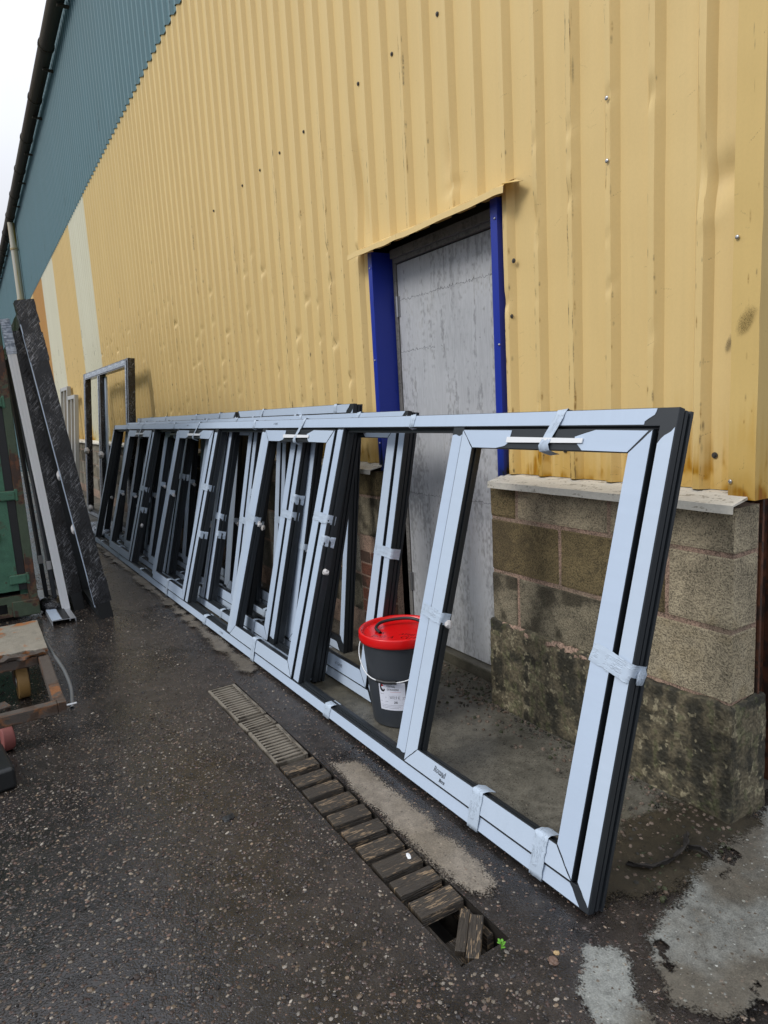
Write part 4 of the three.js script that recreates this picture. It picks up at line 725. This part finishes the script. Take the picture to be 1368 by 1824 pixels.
// ------------------------------------------------------------------ small things on the ground
{
  const w = thing('weed', 'tiny bright green weed at the end of the drain', 'weed'); w.position.set(-0.022, 0.0, 0.872);
  const lm = new THREE.MeshPhysicalMaterial({ color: new THREE.Color(0.13, 0.36, 0.03), roughness: 0.6, side: THREE.DoubleSide });
  mesh('stem', tube([[0, -0.01, 0], [0.001, 0.01, 0.001], [0.002, 0.018, 0]], 0.0009, 8, 5), lm, w);
  for (let k = 0; k < 6; k++) { const g = new THREE.SphereGeometry(0.0075, 8, 5); g.scale(1, 0.14, 0.55); g.translate(0.007, 0, 0); g.rotateZ(0.5 + (k % 2) * 0.3); g.rotateY(k * 1.15); g.translate(0.001, 0.006 + k * 0.0025, 0); mesh('leaf', g, lm, w); }
}
function stone(name, label, cat, x, y, z, sx, sy, sz, m, seed, group) {
  const g = new THREE.IcosahedronGeometry(1, 2), p = g.attributes.position, k = {}, r = mul(seed), n = vnoise(32, 32, 8, 8, seed);
  for (let i = 0; i < p.count; i++) { const a = Math.floor((Math.atan2(p.getZ(i), p.getX(i)) / 6.2832 + 0.5) * 31), b = Math.floor((p.getY(i) * 0.5 + 0.5) * 31), q = 0.65 + 0.6 * n[b * 32 + a]; p.setXYZ(i, p.getX(i) * q * sx, p.getY(i) * q * sy, p.getZ(i) * q * sz); }
  g.computeVertexNormals(); boxUV(g); const t = tag(mesh(name, g, m), label, cat, group); t.position.set(x, y + sy * 0.35, z); t.rotation.y = seed; return t;
}
stone('stone', 'rounded brown stone on the wet tarmac right of the drain end', 'stone', 0.075, 0, 0.80, 0.013, 0.007, 0.011, stdm(new THREE.Color(0.14, 0.085, 0.06), 0.45), 3);
stone('stone', 'yellowish pebble beside the brown stone right of the drain end', 'stone', 0.062, 0, 0.776, 0.007, 0.004, 0.006, stdm(new THREE.Color(0.42, 0.29, 0.14), 0.45), 4);
stone('litter', 'small scrap of white paper on the ground at the foot of the door', 'litter', -1.13, 0.055, -0.08, 0.022, 0.003, 0.014, whiteM, 8);
stone('tar_lump', 'black lump of tar on the tarmac left of the slatted drain', 'tar lump', -0.93, 0, 1.235, 0.022, 0.006, 0.016, blackM, 5);
stone('litter', 'scrap of pale plastic lying on one of the timber slats', 'litter', -0.427, 0.003, 0.868, 0.013, 0.004, 0.006, whiteM, 6);
{ // broken black rubber strip and grit at the corner of the wall
  const bm = stdm(new THREE.Color(0.035, 0.030, 0.026), 0.7);
  const t = thing('rubber_strip', 'torn black rubber strip curled on the ground by the wall corner', 'rubber strip'); t.position.set(0.02, 0.004, 0.28);
  mesh('strip', ribbon([[-0.055, 0.012, 0.13], [-0.01, 0.010, 0.09], [0.01, 0.018, 0.02], [0.0, 0.024, -0.05], [-0.035, 0.018, -0.10]], [0.5, 0.9, 0], 0.028, mul(5), 0.006), bm, t);
  mesh('strip', ribbon([[0.0, 0.014, -0.06], [0.03, 0.020, -0.075], [0.065, 0.012, -0.07]], [0.1, 1, 0.3], 0.022, mul(6), 0.005), bm, t);
  const base = new THREE.IcosahedronGeometry(1, 0), N = 2200, im = new THREE.InstancedMesh(base, stdm(0xffffff, 0.75), N), m = new THREE.Matrix4(), q = new THREE.Quaternion(), e = new THREE.Euler(), c = new THREE.Color(), r = mul(67);
  for (let k = 0; k < N; k++) {
    const dr = r() < 0.3, along = r() < 0.55, x = dr ? rr(-1.7, -1.0, r) : along ? rr(-1.25, 0.12, r) : rr(-0.2, 0.16, r), z = dr ? rr(-0.1, 0.08, r) : along ? 0.035 + Math.pow(r(), 2.5) * 0.2 : rr(0.05, 0.45, r), s = lerp(0.0015, 0.009, Math.pow(r(), 3));
    e.set(r() * 3, r() * 3, r() * 3); q.setFromEuler(e); m.compose(new THREE.Vector3(x, 0.004 + s * 0.25, z), q, new THREE.Vector3(s, s * 0.7, s * 1.1)); im.setMatrixAt(k, m);
    const pc = [[0.08, 0.06, 0.045], [0.03, 0.027, 0.02], [0.16, 0.12, 0.09], [0.035, 0.04, 0.016], [0.10, 0.07, 0.05]][Math.floor(r() * 5)]; im.setColorAt(k, c.setRGB(...pc));
  }
  im.name = 'grit'; im.castShadow = im.receiveShadow = true; im.userData = { label: 'grit and crumbled mortar lying along the foot of the wall', category: 'grit', kind: 'stuff' }; scene.add(im);
}
// ------------------------------------------------------------------ shipping container
{
  const t = thing('shipping_container', 'green rusty shipping container at the left edge with strap hinges', 'container'); t.position.set(-4, 0, 1.52);
  const len = 6.05, w = 2.44, h = 2.59;
  // side: corrugated
  const sh = new THREE.Shape(); sh.moveTo(0.06, 0.03); let x = 0.06, up = 0; while (x < len - 0.1) { const a = [[0.07, 0], [0.09, 0.03], [0.16, 0.03], [0.18, 0]]; for (const [dx, d] of a) sh.lineTo(x + dx, 0.03 + d); x += 0.18; } sh.lineTo(x, 0.10); sh.lineTo(0.06, 0.10); sh.closePath();
  const g = new THREE.ExtrudeGeometry(sh, { depth: h - 0.3, bevelEnabled: false }); g.rotateX(-Math.PI / 2); g.scale(-1, 1, -1); g.translate(0, 0.16, 0.0); g.computeVertexNormals(); mesh('side_wall', boxUV(g), greenM, t);
  mesh('corner_post', boxUV(merge([rb(-0.10, 0.0, 0.02, h, 0.0, 0.055, 0.006), rb(-0.12, 0.006, 0.02, 0.13, -0.004, 0.16, 0.008)])), rustM, t);
  mesh('corner_post', boxUV(rb(-0.10, 0.0, 0.02, h, w - 0.055, w, 0.006)), rustM, t);
  mesh('gasket', b2(-0.04, -0.018, 0.20, h - 0.12, 0.056, 0.105), blackM, t);
  const d1 = mesh('door', boxUV(merge([b2(-0.06, -0.012, 0.20, h - 0.12, 0.106, 1.20), ...[0.55, 1.1, 1.65, 2.2].map(y => rb(-0.03, 0.004, y, y + 0.05, 0.17, 1.17, 0.008))])), greenM, t); mesh('door', boxUV(b2(-0.06, -0.012, 0.20, h - 0.12, 1.24, w - 0.07)), greenM, t);
  for (const y of [0.245, 0.81, 1.42, 2.1]) mesh('hinge_strap', boxUV(merge([rb(-0.018, 0.010, y, y + 0.065, 0.05, 0.155, 0.010, 2), rb(-0.018, 0.006, y - 0.008, y + 0.073, 0.034, 0.056, 0.008, 2)])), greenM, d1);
  const s2 = new THREE.Shape(); s2.moveTo(0.055, 0.03); s2.lineTo(w - 0.055, 0.03); s2.lineTo(w - 0.055, 0.17); s2.lineTo(0.055, 0.17); s2.closePath();
  for (const zc of [0.125, w - 0.125]) { const p = new THREE.Path(); p.absellipse(zc, 0.085, 0.026, 0.034, 0, 6.283, true); s2.holes.push(p); } const pp = new THREE.Path(); pp.moveTo(0.19, 0.055); pp.lineTo(0.60, 0.055); pp.lineTo(0.60, 0.12); pp.lineTo(0.19, 0.12); pp.closePath(); s2.holes.push(pp);
  const sg = new THREE.ExtrudeGeometry(s2, { depth: 0.012, bevelEnabled: false }); sg.rotateY(-Math.PI / 2); mesh('bottom_sill', boxUV(sg), rustM, t);
  mesh('floor', boxUV(b2(-len + 0.1, -0.10, 0.03, 0.16, 0.1, w - 0.1)), blackM, t); mesh('roof_panel', boxUV(b2(-len, 0, h - 0.08, h, 0.06, w - 0.06)), greenM, t); mesh('far_side', boxUV(b2(-len, -0.1, 0.16, h - 0.08, w - 0.10, w - 0.06)), greenM, t); mesh('end_panel', boxUV(b2(-len, -len + 0.04, 0.03, h - 0.08, 0.06, w - 0.06)), greenM, t);
}
// ------------------------------------------------------------------ things leaning on the container
function leaning(name, label, cat, x, z, lean, yaw, group) { const t = thing(name, label, cat, group); t.position.set(x, 0, z); t.rotation.order = 'YXZ'; t.rotation.set(lean, yaw, 0); return t; }
function crumple(g, amp, seed) { const p = g.attributes.position, r = mul(seed), k = {}; for (let i = 0; i < p.count; i++) { const id = [p.getX(i), p.getY(i), p.getZ(i)].map(a => a.toFixed(3)).join(); k[id] = k[id] || [rr(-1, 1, r), rr(-1, 1, r), rr(-1, 1, r)]; p.setXYZ(i, p.getX(i) + k[id][0] * amp, p.getY(i) + k[id][1] * amp, p.getZ(i) + k[id][2] * amp); } g.computeVertexNormals(); return g; }
{
  // tall wrapped frame, near end towards the camera (local: x back along the frame, z thickness)
  const t = leaning('wrapped_door_set', 'tall black frame in stretch wrap leaning furthest out from the green container', 'wrapped frame', -3.62, 1.105, 0.118, 0.0);
  const T = 0.098, H = 2.02, W = 1.5;
  mesh('end_stile', boxUV(crumple(new THREE.BoxGeometry(0.07, H - 0.28, T, 1, 60, 4), 0.0004, 5).translate(-0.035, H / 2 + 0.10, T / 2), 1), wrapM, t);
  mesh('foot', boxUV(rb(-0.065, -0.002, 0.0, 0.115, 0.006, T - 0.006, 0.003)), blackM, t);
  mesh('cap_wrap', boxUV(crumple(new THREE.BoxGeometry(0.10, 0.14, T + 0.008, 4, 6, 5), 0.003, 9).translate(-0.05, H - 0.03, T / 2), 1), wrapM, t);
  mesh('edge_strip', boxUV(b2(-0.012, 0.001, 0.10, H - 0.10, T + 0.003, T + 0.008)), filmM[0], t);
  mesh('top_rail', boxUV(crumple(new THREE.BoxGeometry(W - 0.06, 0.08, T - 0.01, 20, 2, 3), 0.0012, 11).translate(-W / 2 - 0.03, H - 0.05, T / 2), 1), wrapM, t);
  mesh('bottom_rail', boxUV(rb(-W + 0.06, -0.07, 0.002, 0.075, 0.004, T - 0.004, 0.003)), profM, t);
  mesh('stile', boxUV(rb(-W, -W + 0.06, 0.0, H, 0, T, 0.003)), profM, t); mesh('mullion', boxUV(rb(-0.74, -0.68, 0.075, H - 0.09, 0.005, T - 0.005, 0.003)), profM, t);
  mesh('gasket', b2(-0.090, -0.071, 0.08, H - 0.09, 0.03, 0.05), blackM, t);
  for (const y of [0.98, 0.62]) { const q = mesh('foam_block', foamG[1], foamM, t); q.position.set(-0.085, y, T + 0.004); q.scale.set(1.2, 1.3, 0.9); }
  for (let k = 0; k < 2; k++) mesh('wrap_band', boxUV(crumple(new THREE.BoxGeometry(0.078, 0.17, T + 0.012, 3, 12, 6), 0.0012, 21 + k).translate(-0.036, [0.20, 1.78][k], T / 2), 1), hazeDark(), t);
}
function hazeDark() { if (!hazeDark.m) { hazeDark.m = wrapM.clone(); hazeDark.m.color = new THREE.Color(1.5, 1.5, 1.55); hazeDark.m.bumpScale = 0.003; } return hazeDark.m; }
{
  const t = leaning('wrapped_bundle', 'black wrapped bundle of profiles standing between the white profile and the tall frame', 'wrapped bundle', -3.97, 1.235, 0.088, 0.0);
  mesh('bundle', boxUV(crumple(new THREE.BoxGeometry(0.08, 1.78, 0.085, 2, 60, 4), 0.0005, 7).translate(-0.04, 1.02, 0.0425), 1), wrapM, t);
  mesh('foot', boxUV(rb(-0.07, -0.003, 0, 0.14, 0.006, 0.078, 0.003)), blackM, t);
  mesh('rail', boxUV(b2(-1.3, -0.075, 0.03, 0.10, 0.01, 0.075)), profM, t); mesh('rail', boxUV(b2(-1.3, -0.075, 1.80, 1.88, 0.01, 0.075)), wrapM, t); mesh('stile', boxUV(b2(-1.36, -1.3, 0.0, 1.9, 0.01, 0.075)), profM, t);
  const u = leaning('white_profile', 'long pale grey plastic profile leaning beside the green container', 'profile', -3.96, 1.322, 0.068, 0.0);
  const pts = [[0, 0], [0.014, 0], [0.014, 0.004], [0.018, 0.004], [0.018, 0], [0.032, 0], [0.032, 0.003], [0.036, 0.003], [0.036, 0], [0.050, 0], [0.050, 0.05], [0, 0.05]];
  const g = extrudeBar(pts, 1.97, 0, 0); g.rotateY(Math.PI / 2); g.translate(0, 0, 0.062); g.computeVertexNormals(); mesh('profile', boxUV(g), stdm(new THREE.Color(0.78, 0.79, 0.80), 0.4), u);
  mesh('wrap_sleeve', boxUV(crumple(new THREE.BoxGeometry(0.056, 0.22, 0.056, 2, 10, 4), 0.0015, 17).translate(-0.026, 1.87, 0.036), 1), hazeWrapM, u);
  for (let k = 0; k < 2; k++) {
    const d = leaning('dark_profile', ['thin dark profile leaning just behind the pale profile', 'thin dark profile leaning closest to the container post'][k], 'profile', -4.06 - 0.28 * k, 1.395 + 0.035 * k, 0.042 - 0.012 * k, 0.0, 'thin dark profiles by the container');
    mesh('bar', boxUV(rb(-0.05, 0, 0, 1.75, 0, 0.028, 0.002)), profM, d); mesh('edge', boxUV(b2(-0.012, 0.0015, 0.3, 1.7, 0.018, 0.030)), stdm(new THREE.Color(0.10, 0.10, 0.10), 0.4), d); mesh('end_cap', boxUV(rb(-0.05, 0.002, 0.30, 0.36, -0.002, 0.031, 0.002)), steelM, d);
  }
}
{
  const t = thing('aluminium_profile', 'flat aluminium profile with blue film lying on the wet ground', 'profile'); t.position.set(-3.68, 0.001, 1.335); t.rotation.y = 0.02;
  const pts = [[0, 0.002], [0.004, 0.002], [0.004, 0.024], [0.034, 0.024], [0.034, 0.012], [0.038, 0.012], [0.038, 0.026], [0.140, 0.030], [0.140, 0.0], [0.144, 0.0], [0.144, 0.034], [0.036, 0.030], [0.0, 0.028]];
  const sh = new THREE.Shape(); pts.forEach(([z, y], i) => i ? sh.lineTo(z, y) : sh.moveTo(z, y)); sh.closePath(); const g = new THREE.ExtrudeGeometry(sh, { depth: 1.0, bevelEnabled: false }); g.rotateY(-Math.PI / 2); mesh('profile', g, new THREE.MeshStandardMaterial({ color: new THREE.Color(0.5, 0.52, 0.55), roughness: 0.35, metalness: 0.5 }), t);
  mesh('protective_film', b2(-0.96, -0.002, 0.0342, 0.0350, 0.085, 0.143), filmM[0], t); mesh('dark_strip', b2(-0.96, -0.002, 0.0322, 0.0330, 0.036, 0.080), blackM, t);
  mesh('wrap_bunch', boxUV(crumple(new THREE.SphereGeometry(0.075, 18, 12).scale(1.6, 0.75, 1.15), 0.006, 3).translate(-0.42, 0.045, 0.09), 1), wrapM, t);
}
// ------------------------------------------------------------------ wrapped frame and grey frames by the far wall
{
  const t = thing('wrapped_window_frame', 'tall window frame in clear wrap standing by the far wall', 'window frame'); t.position.set(-6.82, 0.004, 0.36); t.rotation.order = 'YXZ'; t.rotation.set(-0.09, 0.036, 0);
  const W = 2.62, H = 1.97, D = 0.075, add = (n, x0, x1, y0, y1, m, s) => mesh(n, boxUV(crumple(new THREE.BoxGeometry(x1 - x0, y1 - y0, D, Math.max(1, Math.round((x1 - x0) / 0.05)), Math.max(1, Math.round((y1 - y0) / 0.05)), 2), 0.0012, s).translate((x0 + x1) / 2, (y0 + y1) / 2, -D / 2), 1), m, t);
  const R = add('stile', -0.12, 0, 0, H, wrapM, 31), L = add('stile', -W, -W + 0.14, 0, H, wrapM, 32), M = add('mullion', -1.62, -1.50, 0.08, H - 0.08, wrapM, 33), Tp = add('top_rail', -W + 0.14, -0.12, H - 0.085, H, wrapM, 34), B = add('bottom_rail', -W + 0.14, -0.12, 0, 0.085, profM, 35);
  const film = (p, x0, x1, y0, y1) => mesh('protective_film', boxUV(b2(x0, x1, y0, y1, 0.002, 0.006)), hazeWrapM, p);
  film(R, -0.12, -0.075, 0.05, H - 0.02); film(L, -W + 0.085, -W + 0.105, 0.1, H - 0.12); film(M, -1.62, -1.575, 0.1, H - 0.09); film(Tp, -W + 0.15, -0.13, H - 0.07, H - 0.012); film(B, -W + 0.15, -0.12, 0.02, 0.06);
  mesh('mullion_film', boxUV(b2(-1.50, -1.42, 0.10, H - 0.10, -D, -D + 0.02)), filmM[1], t);
  for (const [x, y] of [[-2.46, 0.90], [-1.49, 0.87], [-2.3, 0.1], [-1.3, 0.1]]) { const q = mesh('foam_block', foamG[0], foamM, t); q.position.set(x, y, 0.006); q.scale.setScalar(1.9); }
  const G = stdm(new THREE.Color(0.36, 0.36, 0.34), 0.5);
  const grey = (label, x, z, W2, H2, arch) => {
    const g = thing('grey_window_frame', label, 'window frame', 'pale grey frames by the far wall'); g.position.set(x, 0.004, z); g.rotation.order = 'YXZ'; g.rotation.set(-0.10, 0.02, 0);
    for (const xx of [0, -W2 + 0.07]) mesh('stile', rb(xx - 0.07, xx, 0, H2, -0.07, 0, 0.006), G, g); for (const yy of [0, H2 - 0.07]) mesh('rail', rb(-W2, -0.07, yy, yy + 0.07, -0.07, 0, 0.006), G, g); mesh('mullion', rb(-W2 / 2 - 0.03, -W2 / 2 + 0.03, 0.07, H2 - 0.07, -0.065, -0.004, 0.006), G, g); return g;
  };
  grey('pale grey window frame leaning by the far wall, nearer and shorter of two', -12.1, 0.26, 0.85, 1.80); grey('pale grey window frame leaning by the far wall, farther and taller of two', -13.1, 0.26, 0.9, 2.0);
  const pl = tag(mesh('plastic_sheet', boxUV(crumple(new THREE.SphereGeometry(0.26, 26, 14).scale(1.5, 0.22, 0.75), 0.022, 41), 1), hazeWrapM), 'crumpled clear plastic sheet on the ground behind the far end of the stack', 'plastic sheet'); pl.position.set(-7.35, 0.055, 0.62);
}
// ------------------------------------------------------------------ trolley and black box at the left edge
{
  const t = thing('platform_trolley', 'rusty platform trolley with worn timber deck and small wheels', 'trolley'); t.position.set(-1.70, 0, 1.600);
  const Y = 0.185, s = 0.045, Lx = 1.24, Lz = 0.72;
  const tubeBeam = (x0, x1, z0, z1) => boxUV(rb(x0, x1, Y, Y + s, z0, z1, 0.004));
  const near = mesh('frame_beam', tubeBeam(-s, 0, 0.030, Lz), rustBrownM, t); mesh('frame_beam', tubeBeam(-Lx, -Lx + s, s, Lz), rustBrownM, t); mesh('frame_beam', tubeBeam(-Lx, -s - 0.001, 0, s), rustBrownM, t); mesh('frame_beam', tubeBeam(-Lx + s, -s, Lz - s, Lz), rustBrownM, t);
  mesh('beam_end', boxUV(merge([b2(-s, 0, Y, Y + 0.004, 0.0, 0.030), b2(-s, 0, Y + s - 0.004, Y + s, 0.0, 0.030), b2(-s, -s + 0.004, Y + 0.004, Y + s - 0.004, 0.0, 0.030), b2(-0.004, 0, Y + 0.004, Y + s - 0.004, 0.0, 0.030)])), rustBrownM, near);
  mesh('cross_beam', tubeBeam(-0.70, -0.66, s, Lz - s), rustBrownM, t);
  { const sh = new THREE.Shape(), r = mul(3); sh.moveTo(-Lx, 0); sh.lineTo(-0.70, 0.0); for (let k = 1; k < 16; k++) sh.lineTo(-0.70 + rr(-0.022, 0.012, r) - 0.0025 * k, -k * 0.045); sh.lineTo(-Lx, -Lz); sh.closePath(); const g = new THREE.ExtrudeGeometry(sh, { depth: 0.016, bevelEnabled: true, bevelSize: 0.002, bevelThickness: 0.002, bevelSegments: 1 }); g.rotateX(-Math.PI / 2); g.translate(0, Y + s + 0.003, 0); mesh('deck_board', boxUV(g), deckM, t); }
  mesh('torn_edge', boxUV(crumple(new THREE.BoxGeometry(0.05, 0.010, 0.30, 4, 1, 16), 0.008, 6).translate(-0.672, Y + s + 0.010, 0.16), 1), rustBrownM, t);
  const wheel = (name, x, z, rad, w, mat, yaw) => { const g = new THREE.CylinderGeometry(rad, rad, w, 32, 1); const q = new THREE.LatheGeometry([[0.3, -0.5], [0.97, -0.5], [1, -0.40], [1, 0.40], [0.97, 0.5], [0.3, 0.5]].map(([a, b]) => new THREE.Vector2(a * rad, b * w)), 36); q.rotateX(Math.PI / 2); q.rotateY(yaw); const m = mesh('wheel', q, mat, t); m.position.set(x, rad, z); const h = new THREE.CylinderGeometry(rad * 0.36, rad * 0.36, w * 1.12, 18); h.rotateX(Math.PI / 2); h.rotateY(yaw); mesh('hub', h, steelM, m); const f = merge([b2(-0.02, 0.02, -0.01, Y - rad + 0.002, w * 0.62, w * 0.62 + 0.004), b2(-0.02, 0.02, -0.01, Y - rad + 0.002, -w * 0.62 - 0.004, -w * 0.62), b2(-0.035, 0.035, Y - rad - 0.004, Y - rad + 0.003, -w * 0.7, w * 0.7)]); f.rotateY(yaw); mesh('fork', f, rustBrownM, m); return m; };
  wheel('yellow', -0.80, 0.12, 0.085, 0.05, stdm(new THREE.Color(0.26, 0.15, 0.045), 0.6), 0.06);
  wheel('pink', -0.235, 0.222, 0.060, 0.044, stdm(new THREE.Color(0.26, 0.085, 0.075), 0.6), 0.30);
  
  wheel('rear', -1.12, 0.62, 0.085, 0.05, stdm(new THREE.Color(0.26, 0.15, 0.045), 0.6), 0.06);
  mesh('bent_strap', tube([[-0.98, Y + 0.035, -0.010], [-0.72, Y + 0.030, -0.020], [-0.45, Y + 0.02, -0.040], [-0.22, Y + 0.012, -0.040], [-0.04, Y + 0.015, -0.022], [0.0, Y + 0.012, -0.018]], 0.0075, 40, 8), new THREE.MeshStandardMaterial({ color: new THREE.Color(0.24, 0.25, 0.26), roughness: 0.4, metalness: 0.6 }), t);
  const bo = new THREE.CylinderGeometry(0.006, 0.006, 0.05, 8); bo.rotateX(Math.PI / 2); bo.translate(-0.02, Y + 0.02, -0.012); mesh('bolt', bo, steelM, t);
  const bb = tag(mesh('black_box', rb(-0.13, 0.13, 0, 0.082, -0.16, 0.16, 0.014, 3), blackM), 'black plastic box with rounded edges on the ground in front of the trolley', 'box'); bb.position.set(-1.685, 0.001, 1.975); bb.rotation.y = 0.12;
}
renderer.render(scene, camera);
